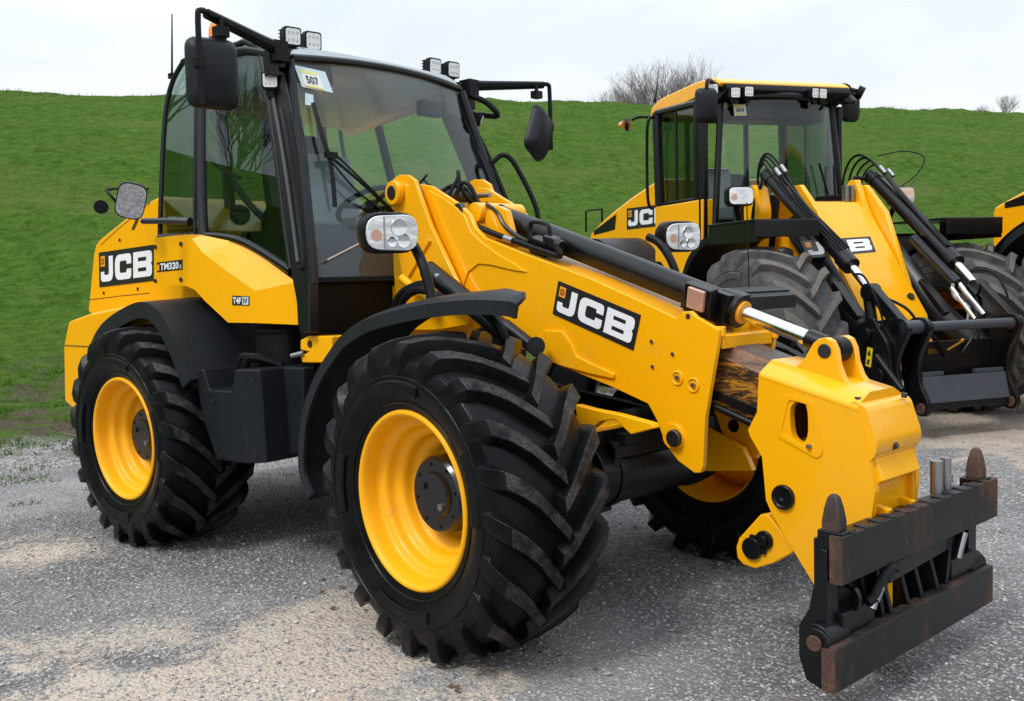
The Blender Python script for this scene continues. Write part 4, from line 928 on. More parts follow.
# ---- yellow side panel with the model plate
PY=.86
pp=[(154,238),(170,236.5),(184,236),(192,239),(203,253),(228,272),(255,291),(255,323),(228,322.5),(205,301),(195,290),(186,286),(154,283)]
for s in (1,-1):
    P=[on(a,b,'R','y',-PY) for a,b in pp]; top=[sp(154,238),sp(184,234),sp(205,234),sp(237,241),sp(265,259),sp(296,282)]
    mb=MB(); n=len(P)
    inner=[Vector((p.x,-.66,p.z)) for p in P]
    if s<0: P=mirror3(P); inner=mirror3(inner)
    # side skin
    mb.slab(P,(0,s,0),.03)
    T0=top if s>0 else mirror3(top)
    # top chamfer strip: side skin's fold line up to the cab's lower frame
    fold=[P[0],P[2],P[3],P[4],P[5],P[6]]
    for i in range(5):
        a,b,c_,d_=fold[i],fold[i+1],T0[i+1],T0[i]
        dn=Vector((0,s*.012,-.012))
        mb.add([a,b,c_,d_,a+dn,b+dn,c_+dn,d_+dn],[[0,1,2,3],[7,6,5,4]]+[[j,(j+1)%4,4+(j+1)%4,4+j] for j in range(4)])
    # front face
    fa,fb=P[6],P[7]; fc=on(296,329,'R','y',-.66) if s>0 else mirror3([on(296,329,'R','y',-.66)])[0]; 
    tc=T0[5]; bc_=Vector((tc.x,tc.y,fb.z-.01))
    dn=Vector((-.012,s*.012,0)); mb.add([fa,fb,bc_,tc,fa+dn,fb+dn,bc_+dn,tc+dn],[[0,1,2,3],[7,6,5,4]]+[[j,(j+1)%4,4+(j+1)%4,4+j] for j in range(4)])
    # underside
    mb.add([P[7],P[8],Vector((P[8].x,-.66*s,P[8].z)),bc_],[[0,1,2,3]])
    o=mb.build('side_panel','yellow_paint',root,'R',ang=25)
    if s>0: spn=o
mb=MB()
for (a,b) in ((156,247),(181.5,244),(156,281),(181.5,279.5)):
    v=on(a,b,'R','y',-PY); mb.cyl((v.x,-PY-.008,v.z),(v.x,-PY+.004,v.z),.012,n=10)
mb.build('panel_bolt','dark_steel',spn)
Q=Y([(157,262.5),(182.5,259.5),(182.5,269.5),(157,272)],'R',-PY-.001); pl=quad_plate(Q,.002,'decal_black','model_plate',spn)
words(pl,Q,'TM320',"decal_white",.004,.15,.88,.12,.85,.03); f=quadmap(Q,.004); mb=MB(); mb.add([f(.02,.1),f(.12,.1),f(.12,.75),f(.02,.75)],[[0,1,2,3]]); mb.build('emblem','decal_orange',pl,smooth=False); words(pl,Q,'S','decal_white',.004,.91,.98,.12,.5,.02)
Q=Y([(232.5,295.5),(249.5,296.5),(249.5,305.5),(232.5,305)],'R',-PY-.001); pl=quad_plate(Q,.002,'decal_black','tier_plate',spn)
words(pl,Q,'T4F','decal_white',.004,.06,.55,.15,.85,.03); f=quadmap(Q,.0035); mb=MB(); mb.add([f(.60,.08),f(.97,.08),f(.97,.92),f(.60,.92)],[[0,1,2,3]]); mb.build('plate_patch','pale_blue_film',pl,smooth=False); words(pl,Q,'IV','grey_paint',.005,.66,.92,.2,.8,.02)
# hinge rod behind the door glass
mb=MB(); mb.cyl(on(143,221,'R','y',-.80),on(170,221,'R','y',-.78),.018,n=10); mb.cyl(on(170,221,'R','y',-.78),on(190,222,'R','y',-.74),.026,n=10); mb.build('door_stay','dark_steel',root,'R')
# ---- rear fenders
ro=T([(88,352),(96,332),(108,318),(129,305),(144,302),(157,310),(170,330),(181,355),(190,380)],'R',-1.03)
fender(root,'R',ro,-1.03,-.60)
mb=MB(); mb.prism(rpoly([(-3.3,1.2),(-3.0,1.36),(-2.4,1.42),(-1.9,1.25),(-1.6,1.2),(-1.6,.95),(-3.3,.9)]),-.66,-.62); pair(mb,'inner_arch','black_plastic',root,'R')
# ---- fuel tank and step
TY=.98
tp=T([(193,369),(203,369),(209,390),(231,391),(234.5,369.4),(258.8,369.4),(262,400),(266,463),(244,464),(216,460),(203,420)],'R',-TY)
mb=MB(); mb.prism(tp,-TY,-.45)
b0=on(259,369,'R','y',-TY); b1=on(266,463,'R','y',-TY)
x0=b0.x
mb.prism([(x0-.03,b0.z-.002),(x0+.16,b0.z+.0),(x0+.14,b1.z+.04),(x0-.01,b1.z+.01)],-TY+.14,-.45)
tank=pair(mb,'fuel_tank','tank_plastic',root,'R',.012)
mb=MB(); 
for (dx) in (0,.06): mb.tube([(x0-.36+dx,-TY+.10,b0.z-.06),(x0-.30+dx,-TY+.10,b0.z+.03),(x0-.24+dx,-TY+.12,b0.z+.04),(x0-.15+dx,-TY+.2,b0.z+.0)],.022,8)
mb.build('filler_hose','hose_rubber',tank)
seam(tank,[(241,372),(246,420),(249,463)],'R',-TY-.0005,.004)
mb=MB()
for (a_,b_) in ((214,401),(253,380),(222,455),(257,455)):
    v=on(a_,b_,'R','y',-TY); mb.cyl((v.x,-TY-.006,v.z),(v.x,-TY+.004,v.z),.011,n=10)
mb.build('tank_bolt','dark_steel',tank)
mb=MB(); mb.cyl((-1.70,-.66,.95),(-1.70,-.66,1.20),.15,n=32); mb.cyl((-1.70,-.66,1.17),(-1.70,-.66,1.21),.157,n=32); mb.build('air_canister','black_plastic',root,'R',.02)
# yellow tow bracket behind the front fender
mb=MB(); br=T([(300,340),(308,336),(332,336),(332,358),(322,363),(302,363),(300,356),(308,352),(300,350)],'R',-.80); mb.prism(br,-.80,-.70); bk=mb.build('yellow_bracket','yellow_paint',root,'R',.008)
v=on(310,344,'R','y',-.80); mb=MB(); mb.cyl((v.x,-.803,v.z),(v.x,-.79,v.z),.018,n=12); mb.build('bracket_hole','crack_dark',bk)
mb=MB(); a=on(292,356,'R','y',-.82); b=on(304,353,'R','y',-.80); mb.cyl(a,b,.014,n=10); mb.build('lever','steel',bk)
# hoses in front of the bulkhead
hz=[[(398,330,-.5),(402,302,-.5),(418,290,-.5),(438,296,-.48),(455,310,-.4)],[(392,325,-.5),(398,298,-.5),(415,286,-.48),(432,284,-.45)]]
for h_ in hz: 
    P=[on(a,b,'F','y',c) for a,b,c in h_]; mb=MB(); mb.tube(P,.020,8); mb.build('hose','hose_rubber',root,'F')
mb=MB(); mb.cyl(on(402,278,'F','y',-.34),on(428,300,'F','y',-.34),.022,n=12); mb.build('steering_ram','yellow_paint',root,'F')
mb=MB(); mb.cyl(on(412,286,'F','y',-.40),on(420,289,'F','y',-.40),.016,n=10); mb.cyl(on(432,274,'F','y',-.36),on(440,278,'F','y',-.36),.02,n=10); mb.build('ram_fitting','steel',root,'F')
# ================================================================== MACHINE 2: wheel loader with twin rams
loader1=root
root = empty('wheel_loader', 'yellow wheel loader with worn grey tyres, twin black rams and raised empty black coupler', 'loader', O2, PSI, 'yellow loaders parked on the gravel')
ROOTINV = FR['L'].inverted()
def LP(px,py,y): return on(px,py,'L','y',y)
def part(mb,name,mat,bevel=0,parent=None,**k):
    return mb.build(name,mat,parent or root,'L' if parent is None else None,bevel,**k)
for (x,sd,rot) in ((0,-1,.05),(0,1,.2),(-3.05,-1,.1),(-3.05,1,.3)):
    wheel(root,'L',x+.05,1.22*sd,sd,.885,R=.735,W=.56,rim=.345,gz=.18,mats=('dull_tyre_rubber','dull_lug_face'),hubr=.17,rot=rot,nl=17,rimmat='rim_paint')
mb=MB(); mb.cyl((0,-1.05,.885),(0,1.05,.885),.14); mb.box((0,0,.885),(.4,.7,.36)); mb.cyl((-3.05,-1.05,.885),(-3.05,1.05,.885),.14); mb.box((-3.05,0,.885),(.4,.7,.36)); part(mb,'axle','black_paint',.01)
mb=MB(); mb.prism([(-1.3,.55),(.35,.55),(.45,.75),(.25,1.1),(-.1,1.9),(-.35,2.15),(-.62,2.15),(-.75,1.6),(-1.3,1.2)],-.36,-.31); mb.join(mb.mir()); mb.box((-.5,0,.62),(1.4,.62,.1)); part(mb,'front_chassis','yellow_paint',.01)
# wide boom plate
bp=[(-.215,2.17),(-.33,2.10),(-.42,1.96),(-.10,1.45),(.38,.93),(.60,.95),(.60,1.03),(.22,1.50),(-.02,1.83)]
bp=[(-.46,2.02),(-.34,2.00),(-.22,1.85),(.42,1.04),(.44,.93),(.22,.90),(-.2,1.38),(-.60,1.9)]
mb=MB(); mb.prism(bp,-.30,.30); bm2=part(mb,'boom_plate','yellow_paint',.012)
mb=MB(); ear=[(-.60,1.8),(-.56,2.10),(-.48,2.20),(-.40,2.20),(-.34,2.08),(-.28,1.95),(-.1,1.65)]
mb.prism(ear,.24,.299); part(mb,'boom_ear','yellow_paint',.006,bm2)
mb=MB(); mb.prism([(x,min(z,2.03)) for x,z in ear],-.299,-.24); part(mb,'boom_ear','yellow_paint',.0,bm2)
mb=MB(); mb.box((-.40,.20,2.08),(.06,.03,.14)); mb.box((-.40,.14,2.08),(.06,.03,.14)); part(mb,'pipe_clip','steel',.004,bm2)
mb=MB(); v=LP(914,288,.3); mb.cyl((.30,.22,1.17),(.325,.22,1.19),.03,n=16); part(mb,'plate_hole','crack_dark',0,bm2)
# decal across the plate's face
P=[on(818,0,'L','x',0)]*0
n_=Vector((.58,0,.42)).normalized()
def face(px,py): 
    a=Vector((-.22,0,1.85)); b=Vector((.42,0,1.04)); d=(b-a).normalized(); n=Vector((-d.z,0,d.x)); 
    if n.x<0: n=-n
    return hit(px,py,'L',n,n.dot(a)), n
q=[face(800,241)[0],face(870,236.5)[0],face(876,252)[0],face(808,258.5)[0]]; nn=face(0,0)[1]
def quadmap_n(Q,off,n):
    TL,TR,BR,BL=[Vector(x) for x in Q]
    return lambda u,v,k=0:(BL*(1-u)+BR*u)*(1-v)+(TL*(1-u)+TR*u)*v+n*(off+k)
f=quadmap_n(q,.003,nn); mb=MB(); mb.slab([f(0,0),f(1,0),f(1,1),f(0,1)],-nn,.004); pl=part(mb,'maker_decal','decal_black',0,bm2)
mb=MB()
for k in 'JCB': put2d(SH[k],f,.002,mb)
mb.build('lettering','decal_white',pl,smooth=False,recalc=False)
mb=MB(); put2d(SQ,f,.002,mb); mb.build('emblem','decal_orange',pl,smooth=False,recalc=False)
# rams, arms and levers
for s in (-1,1):
    A=Vector((-.55,.545*s,2.24)); B=Vector((.50,.50*s,1.445)); Cc=Vector((.70,.50*s,1.275)); d=(B-A).normalized()
    mb=MB(); mb.cyl(A,B,.060,n=28); mb.cyl(B-d*.12,B+d*.01,.072,n=28); mb.cyl(A-d*.05,A,.05); mb.cyl(A+d*.02,A+d*.08,.068,n=28); mb.tube([A+Vector((.1,0,.07)),A+d*.5+Vector((.05,0,.075)),B+Vector((-.02,0,.08))],.011,6); ram=part(mb,'lift_ram','black_paint',.004)
    mb=MB(); mb.cyl(B,Cc,.034,n=20); part(mb,'ram_rod','chrome',0,ram)
    mb=MB(); mb.cyl(Cc+Vector((.03,-.05,-.03)),Cc+Vector((.03,.05,-.03)),.065,n=20); mb.prism([(Cc.x-.03,Cc.z+.01),(Cc.x+.06,Cc.z+.03),(Cc.x+.40,Cc.z-.24),(Cc.x+.42,Cc.z-.34),(Cc.x+.30,Cc.z-.30)],Cc.y-.035,Cc.y+.035); mb.cyl((Cc.x+.36,Cc.y-.06,Cc.z-.29),(Cc.x+.36,Cc.y+.06,Cc.z-.29),.06,n=18); mb.cyl((Cc.x+.18,Cc.y-.08,Cc.z-.30),(Cc.x+.18,Cc.y+.08,Cc.z-.30),.05,n=18); mb.tube([(Cc.x+.0,Cc.y,Cc.z-.05),(Cc.x+.05,Cc.y,Cc.z-.3),(Cc.x+.12,Cc.y,Cc.z-.6)],.045,8,4,flat=.5)
    mb.prism([(.78,1.02),(1.02,1.06),(1.10,.92),(1.02,.60),(.88,.40),(.72,.55)],Cc.y-.035*(1 if s<0 else -1)-.02,Cc.y-.035*(1 if s<0 else -1)+.02)
    lv=part(mb,'lever','black_paint',.008)
    if s<0: continue_arm=False
    mb=MB(); mb.tube([(-.42,.40*s,1.85),(.0,.40*s,1.45),(.45,.42*s,1.02),(.95,.44*s,.75)],.10,8,4,flat=.5); mb.box((.30,.42*s,1.10),(.4,.08,.24),Matrix.Rotation(rad(42),3,'Y')); part(mb,'lift_arm','black_paint',.006)
    a=Vector((.10,.40*s,1.62)); b=Vector((.60,.40*s,1.22)); c_=Vector((.86,.40*s,.98))
    if s<0: a,b,c_=[q+Vector((-.1,.02,-.30)) for q in (a,b,c_)]
    mb=MB(); mb.cyl(a+Vector((.04,0,.04)),b+Vector((.02,0,.06)),.045,n=16); rr=part(mb,'tilt_ram','black_paint',.004)
    mb=MB(); mb.cyl(b+Vector((.02,.02,.06)),c_+Vector((.02,.02,.06)),.022,n=12); mb.cyl(b+Vector((.02,-.05,.03)),c_+Vector((.0,-.05,.03)),.016,n=12); part(mb,'ram_rod','chrome',0,rr)
    # hoses looping over the ram tops
    for j,(o_,r_) in enumerate(((-.045,.011),(-.015,.011),(.02,.010),(.05,.008))):
        P=[(-.80+.04*j,(.48+o_)*s,1.95),(-.84+.05*j,(.50+o_)*s,2.25),(-.72+.05*j,(.52+o_)*s,2.44-.03*j),(-.50,(.54+o_)*s,2.38-.02*j),(-.1,(.55+o_*.8)*s,2.00-.01*j),(.2,(.53+o_*.8)*s,1.765-.01*j),(.44,(.51+o_*.8)*s,1.585-.01*j)]
        mb=MB(); mb.tube(P,r_,8); part(mb,'hose','hose_rubber')
    mb=MB(); mb.cyl((-.40,.505*s,2.315),(-.33,.507*s,2.25),.018,n=8); part(mb,'hose_fitting','steel'); mb=MB(); mb.cyl((-.38,.575*s,2.285),(-.31,.575*s,2.22),.018,n=8); part(mb,'hose_fitting','steel'); mb=MB(); mb.tube([(.62,.36*s,1.28),(.66,.34*s,1.18),(.78,.36*s,1.10),(.80,.34*s,1.0)],.014,6); part(mb,'hose_fitting','steel')
    mb=MB(); mb.tube([(.60,.55*s,1.38),(.78,.60*s,1.36),(.92,.60*s,1.18),(.95,.56*s,1.0)],.009,6); mb.tube([(.7,.36*s,1.2),(.9,.30*s,1.1),(1.0,.25*s,.9),(.95,.2*s,.75)],.011,6); mb.tube([(.8,.30*s,1.0),(1.0,.22*s,.95),(1.02,.1*s,.8),(.95,.05*s,.7)],.011,6); part(mb,'hose','hose_rubber')
mb=MB(); mb.tube([(-.5,.56,2.42),(-.3,.68,2.44),(-.10,.72,2.36),(-.12,.66,2.22),(-.2,.56,2.12)],.006,6); part(mb,'hose','hose_rubber')
# coupler
def cplate(y0,y1): return None
cpo=cat2([(1.02,1.03),(1.10,1.06),(1.20,1.05),(1.25,.99),(1.22,.92),(1.15,.80),(1.13,.70),(1.15,.58),(1.20,.50),(1.23,.42),(1.20,.36),(1.12,.36),(1.05,.42),(.98,.60),(.95,.80),(.97,.95),(1.02,1.03)],3)[:-1]
mb=MB(); mb.prism(cpo,-.42,-.385); mb.prism([(x-.05,z) for x,z in cpo],-.56,-.525); cp=part(mb,'coupler','black_paint',.004)
mb=MB(); mb.prism(cpo,.385,.42); mb.prism([(x-.10,z) for x,z in cpo],.455,.475); part(mb,'coupler_cheek','black_paint',.004,cp)
mb=MB(); mb.cyl((1.175,-.385,.995),(1.175,.385,.995),.035,n=20); mb.cyl((1.15,-.56,.995),(1.15,-.42,.995),.05,n=20); mb.cyl((1.15,.48,.995),(1.15,.42,.995),.05,n=20); part(mb,'top_bar','grey_paint',.004,cp)
for y_,z_ in ((-.42,.985),(.345,.985),(-.44,.41),(.37,.41)): mb=MB(); mb.cyl((1.17,y_,z_),(1.17,y_+.073,z_),.04,n=18); part(mb,'worn_pin','shaft_rust',.004,cp)
mb=MB(); mb.box((1.13,0,.53),(.03,.77,.20),Matrix.Rotation(rad(-14),3,'Y')); mb.box((1.09,-.27,.645),(.04,.20,.03)); mb.box((1.09,.25,.645),(.04,.26,.03)); part(mb,'lower_plate','coupler_grey',.005,cp)
mb=MB(); mb.box((1.14,0,.42),(.06,.77,.05)); mb.box((.98,0,.62),(.04,.8,.5)); part(mb,'frame_beam','black_paint',.005,cp)
mb=MB(); mb.box((.98,-.14,.80),(.04,.16,.045)); mb.cyl((.99,-.04,.80),(.99,.12,.87),.014,n=8); part(mb,'locking_lever','worn_yellow',.004,cp)
q=[LP(867.6,347,-.60),LP(873,348.5,-.60),LP(871,367.5,-.60),LP(865.5,365.5,-.60)]
mb=MB(); ca=(q[0]+q[2])/2; mb.prism(rpoly([(ca.x-.16,ca.z+.22,.05),(ca.x+.02,ca.z+.30,.05),(ca.x+.20,ca.z+.10,.05),(ca.x+.24,ca.z-.22,.06),(ca.x+.05,ca.z-.34,.05),(ca.x-.10,ca.z-.18,.05)]),-.597,-.565); mb.cyl((ca.x+.13,-.64,ca.z-.12),(ca.x+.13,-.5,ca.z-.12),.055,n=18); mb.cyl((ca.x-.02,-.63,ca.z+.17),(ca.x-.02,-.5,ca.z+.17),.05,n=18); mb.cyl((ca.x+.10,-.62,ca.z+.02),(ca.x+.30,-.56,ca.z-.22),.028,n=12); sp_=part(mb,'lever_guard','black_paint',.005)
pl=quad_plate(q,.003,'yellow_black_sign','warning_sign',sp_); f=quadmap(q,.006); mb=MB(); mb.add([f(.15,.60),f(.85,.60),f(.5,.92)],[[0,1,2]]); mb.add([f(.2,.12),f(.6,.12),f(.8,.42),f(.35,.35)],[[0,1,2,3]]); mb.build('pictogram','sticker_ink',pl,smooth=False,recalc=False)
# ---- cab
mb=MB(); mb.prism([(-2.45,1.15),(-1.20,1.15),(-1.14,1.62),(-2.35,1.62)],-.70,.70); cab2=part(mb,'cab_base','black_paint',.01)
for s in (-1,1):
    Y0=.74*s
    # yellow panel under the door window
    py=[LP(655,207,-.78),LP(680,203,-.78),LP(702,199,-.78),LP(702,240,-.78),LP(701,292,-.78),LP(690,300,-.78),LP(660,262,-.78),LP(655,262,-.78)]
    mb=MB(); mb.prism([(p.x,p.z) for p in py],-.78*-s,-.66*-s); part(mb,'door_panel','yellow_paint',.012)
    wn=[LP(657,113,-.74),LP(697,103,-.74),LP(697,200,-.74),LP(660,206,-.74)]
    mb=MB(); mb.prism([(p.x,p.z) for p in wn],-.742*-s,-.738*-s); part(mb,'side_glass','side_glass',0,cab2)
    for a,b,r in ((0,1,.035),(1,2,.035),(2,3,.03),(3,0,.05)):
        A=Vector((wn[a].x,Y0,wn[a].z)); B=Vector((wn[b].x,Y0,wn[b].z)); mb=MB(); mb.tube([A,B],r,8,1); part(mb,'window_frame','black_paint',0,cab2)
    A=LP(703,103,-.74); B=LP(704,262,-.74); mb=MB(); mb.tube([(A.x,Y0,A.z),(B.x,Y0,B.z)],.045,8,1); part(mb,'door_pillar','black_paint',0,cab2)
    A=LP(676,112,-.74); B=LP(677,203,-.74); mb=MB(); mb.tube([(A.x,Y0,A.z),(B.x,Y0,B.z)],.014,8,1); part(mb,'window_bar','black_paint',0,cab2)
def ws2(u,v,o=0.):
    w=.60+.12*(1-v); x=-1.18+.02*(1-v)+.20*(1-u*u)+o-.03*v; return Vector((x,u*w,1.66+(3.03-1.66)*v))
mb=MB(); vs=[];nu,nv=20,4
for oo in (0,-.006):
    for i in range(nu+1):
        for j in range(nv+1): vs.append(ws2(-1+2*i/nu,j/nv,oo))
k=nv+1;N=(nu+1)*k;fs=[]
for i in range(nu):
    for j in range(nv): a=i*k+j; fs+=[[a,a+k,a+k+1,a+1],[N+a+1,N+a+k+1,N+a+k,N+a]]
mb.add(vs,fs); part(mb,'windscreen','windscreen_glass',0,cab2)
for u in (-1,1): mb=MB(); mb.tube([ws2(u,v/4) for v in range(5)],.03,8,1); part(mb,'front_pillar','black_paint' if u>0 else 'black_paint',0,cab2)
for v_,r_ in ((0,.03),(1,.035)): mb=MB(); mb.tube([ws2(-1+2*i/12,v_) for i in range(13)],r_,8,1); part(mb,'screen_frame','black_paint',0,cab2)
mb=MB(); mb.slab([(-2.30,-.68,1.85),(-2.30,.68,1.85),(-2.30,.64,3.0),(-2.30,-.64,3.0)],(1,0,0),.004); part(mb,'rear_glass','rear_glass',0,cab2)
for y in (-.35,.35): mb=MB(); mb.tube([(-2.31,y,1.8),(-2.31,y,3.0)],.03,8,1); part(mb,'rear_window_bar','black_paint',0,cab2)
mb=MB(); mb.box((-1.3,0,2.9),(.3,1.0,.14)); part(mb,'headliner','black_plastic',.03,cab2)
mb=MB(); mb.prism(rpoly([(-2.15,1.62,.05),(-1.7,1.64,.06),(-1.68,1.80,.06),(-2.0,1.80,.05),(-2.12,2.45,.08),(-2.24,2.45,.06),(-2.18,1.8,.05)]),-.26,.26); st2=part(mb,'seat','seat_fabric',.03,cab2)
mb=MB(); mb.prism(rpoly([(-1.98,1.95,.05),(-2.10,1.98,.05),(-2.18,2.5,.06),(-2.05,2.5,.06)]),-.28,.0); part(mb,'plastic_cover','plastic_film',.02,st2)
mb=MB(); mb.cyl((-1.30,0,1.62),(-1.5,0,2.05),.05,n=12); mb.box((-1.28,0,1.85),(.2,.5,.3)); part(mb,'steering_column','black_plastic',.02,cab2)
mb=MB(); mb.tube([(.21*math.cos(t*math.pi/12),.21*math.sin(t*math.pi/12),0) for t in range(25)],.017,8,1); mb.box((0,0,-.01),(.40,.03,.012)); mb.xf(Matrix.Translation((-1.52,0,2.10))@Matrix.Rotation(rad(-28),4,'Y')); part(mb,'steering_wheel','black_plastic',0,cab2)
# roof
rp=rpoly([(-2.46,3.07,.02),(-2.44,3.15,.06),(-2.25,3.21,.1),(-1.5,3.23,.1),(-1.15,3.20,.05),(-1.05,3.14,.03),(-1.08,3.10,.02),(-2.4,3.04,.02)])
mb=MB(); mb.prism(rp,-.70,.70); rf=part(mb,'cab_roof','yellow_paint',.03)
mb=MB(); mb.prism(rpoly([(-1.5,3.10,.02),(-1.02,3.13,.02),(-.98,3.06,.03),(-1.2,2.98,.02),(-1.5,3.0,.02)]),-.66,.66); mb.box((-1.9,-.66,3.05),(1.0,.08,.06)); mb.box((-1.9,.66,3.05),(1.0,.08,.06)); mb.box((-2.36,0,3.03),(.06,1.3,.06)); part(mb,'roof_visor','black_plastic',.008,rf)
for (px,py,y,yaw_) in ((713,89,-.62,-25),(735.5,92.5,-.42,-8),(749,91.5,-.30,-2),(816,93,.50,5),(823,93.5,.60,8)):
    c=on(px,py,'L','x',-.93); work_light(root,'L',(-.93,c.y,c.z),yaw_,.10,4)
# ticket in the screen
c0_=ws2(-.35,.80,.01)
def wl(px,py):
    u=0
    for it in range(14):
        v0=ws2(u,0,.004); v1=ws2(u,1,.004); n=(v1-v0).cross(ws2(u+.03,.5)-ws2(u-.03,.5)).normalized(); p=hit(px,py,'L',n,n.dot(v0)); vv=(p.z-1.66)/1.37; u=max(-1,min(1,p.y/(.60+.12*(1-vv))))
    return p
q=[wl(733,104.5),wl(745.5,104.5),wl(746.5,115.5),wl(734.5,116)]
pl=quad_plate(q,.002,'sticker_white','sale_ticket',cab2); f=quadmap(q,.005)
mb=MB(); mb.add([f(.08,.70),f(.92,.70),f(.92,.95),f(.08,.95)],[[0,1,2,3]]); mb.add([f(.08,.04),f(.92,.04),f(.92,.2),f(.08,.2)],[[0,1,2,3]]); mb.build('ticket_band','sticker_yellow',pl,smooth=False)
words(pl,q,'3078','sticker_ink',.006,.18,.84,.32,.62,.02)
mb=MB(); mb.tube([ws2(.75,.02,.04),ws2(.6,.3,.06),ws2(.45,.55,.05)],.012,6); mb.tube([ws2(.85,.02,.04),ws2(.75,.3,.06),ws2(.8,.55,.05)],.012,6); part(mb,'wiper','black_plastic',0,cab2)
# mirrors, rails, lamps
def lmirror(cx,cy,cz,rz,w,h,arm):
    mb=MB(); mb.tube(arm,.018,8); o=part(mb,'mirror_arm','black_plastic'); mirror_head(o,(cx,cy,cz),w,h,.07,Matrix.Rotation(rad(rz),3,'Z')); return o
c=LP(707.5,105,-.95); lmirror(c.x-.03,c.y,c.z,-8,.20,.30,[(-1.1,-.66,3.08),(-1.0,-.80,3.12),(c.x,c.y,c.z+.2),(c.x,c.y,c.z)])
c=LP(849,107,1.02); lmirror(c.x,c.y,c.z,8,.20,.30,[(-1.1,.62,3.0),(-1.05,.75,3.02),(c.x-.05,.88,c.z+.20),(c.x,c.y,c.z+.2),(c.x,c.y,c.z)])
c=LP(857,91,1.05); mb=MB(); mb.cyl(c,c+Vector((.03,.05,-.03)),.06,n=14); mb.tube([c,LP(845,88,1.0),LP(836,88,.9)],.02,8); part(mb,'lamp_housing','black_plastic')
mb=MB(); a=LP(648,122,-.85); b=LP(648,200,-.85); mb.tube([LP(656,117,-.76),a,LP(647,160,-.85),b,LP(652,209,-.80)],.016,8); part(mb,'grab_rail','black_plastic')
mb=MB(); mb.tube([LP(655,118,-.76),LP(640,117,-.9),LP(632,120,-.95)],.014,8); c=LP(629,124.5,-.95); mb.cyl(c,c+Vector((-.02,-.03,0)),.065,n=18); o=part(mb,'indicator_arm','black_plastic'); mb=MB(); c2=LP(621,125,-.95); mb.cyl(c+Vector((-.02,-.02,0)),c2,.055,.03,n=18); part(mb,'amber_lamp','amber_plastic',0,o)
mb=MB(); a=LP(655,103,-.5); b=LP(659,68,-.5); mb.cyl(a,b,.008,.004,n=6); mb.cyl(a,a+Vector((0,0,.04)),.02,n=8); part(mb,'aerial','black_plastic')
for s in (-1,1):
    c=Vector((-.50,.84*s,2.07)); rot=Matrix.Rotation(rad(-6),3,'Z')
    hl=rounded_box(c,.24,.17,.14,.05,rot).build('headlight','black_plastic',root,'L',ang=50)
    f=MB(); P=rpoly([(-.108,-.072,.045),(.108,-.072,.045),(.108,.072,.045),(-.108,.072,.045)]); f.slab([c+rot@Vector((.001,p[0],p[1])) for p in P],rot@Vector((1,0,0)),.012); f.build('lens','lamp_lens',hl,bevel=.004)
    f=MB(); f.cyl(c+rot@Vector((.008,-.066,-.01)),c+rot@Vector((.017,-.066,-.01)),.028,n=20); f.build('indicator_lens','amber_lens',hl)
    f=MB(); f.tube([c+Vector((-.08,0,-.05)),c+Vector((-.12,-.05*s,-.18)),c+Vector((-.15,-.12*s,-.36))],.025,8); f.build('lamp_bracket','black_plastic',hl)
    # yellow upright beside the screen
    mb=MB(); mb.prism(rpoly([(-.80,1.55,.05),(-.62,1.55,.05),(-.55,1.95,.05),(-.62,2.18,.06),(-.74,2.18,.06),(-.82,2.0,.05)]),(.50)*s,(.62)*s); part(mb,'lamp_post_bracket','yellow_paint',.01)
    mb=MB(); mb.box((-.85,.40*s,1.85),(.20,.35,.5)); mb.tube([(-.7,.52*s,1.6),(-.66,.62*s,1.9),(-.62,.56*s,2.2),(-.7,.46*s,2.25)],.02,8); part(mb,'valve_block','black_plastic',.01)
    # mudguard: arch with a flat front shelf
    P=[(-.98,1.05),(-.95,1.30),(-.80,1.55),(-.55,1.70),(-.42,1.725)]
    y0,y1=(-1.20,-.62) if s<0 else (1.20,.62)
    mb=MB(); mb.shell(cat2(P,5),.02,y0,y1); mb.shell(cat2(P,5),.06,y0,y0-.016*s)
    fd=part(mb,'fender','black_plastic')
    mb=MB(); mb.box((-.08,y0-.01*s,1.735),(.70,.018,.17)); mb.box((-.08,(y0+y1)/2,1.815),(.70,.60,.016)); mb.box((.27,(y0+y1)/2,1.75),(.016,.58,.13)); mb.build('fender_shelf','black_paint',fd,bevel=.004)
    P=[(-3.95,1.25),(-3.80,1.55),(-3.45,1.78),(-3.0,1.84),(-2.6,1.72),(-2.3,1.45),(-2.2,1.2)]
    mb=MB(); mb.shell(cat2(P,6),.025,1.15*s,.55*s); mb.shell(cat2(P,6),.09,1.15*s,1.132*s); part(mb,'fender','fender_plastic')
    mb=MB(); mb.prism([(-2.5,1.0),(-1.25,1.0),(-1.15,1.25),(-2.3,1.5)],-.80*-s,-.60*-s) ; mb.box((-1.85,.82*s,.62),(.5,.16,.04)); mb.box((-1.85,.80*s,.85),(.5,.16,.04)); mb.box((-2.08,.80*s,.75),(.04,.12,.5)); mb.box((-1.62,.80*s,.75),(.04,.12,.5)); part(mb,'step','yellow_paint',.01)
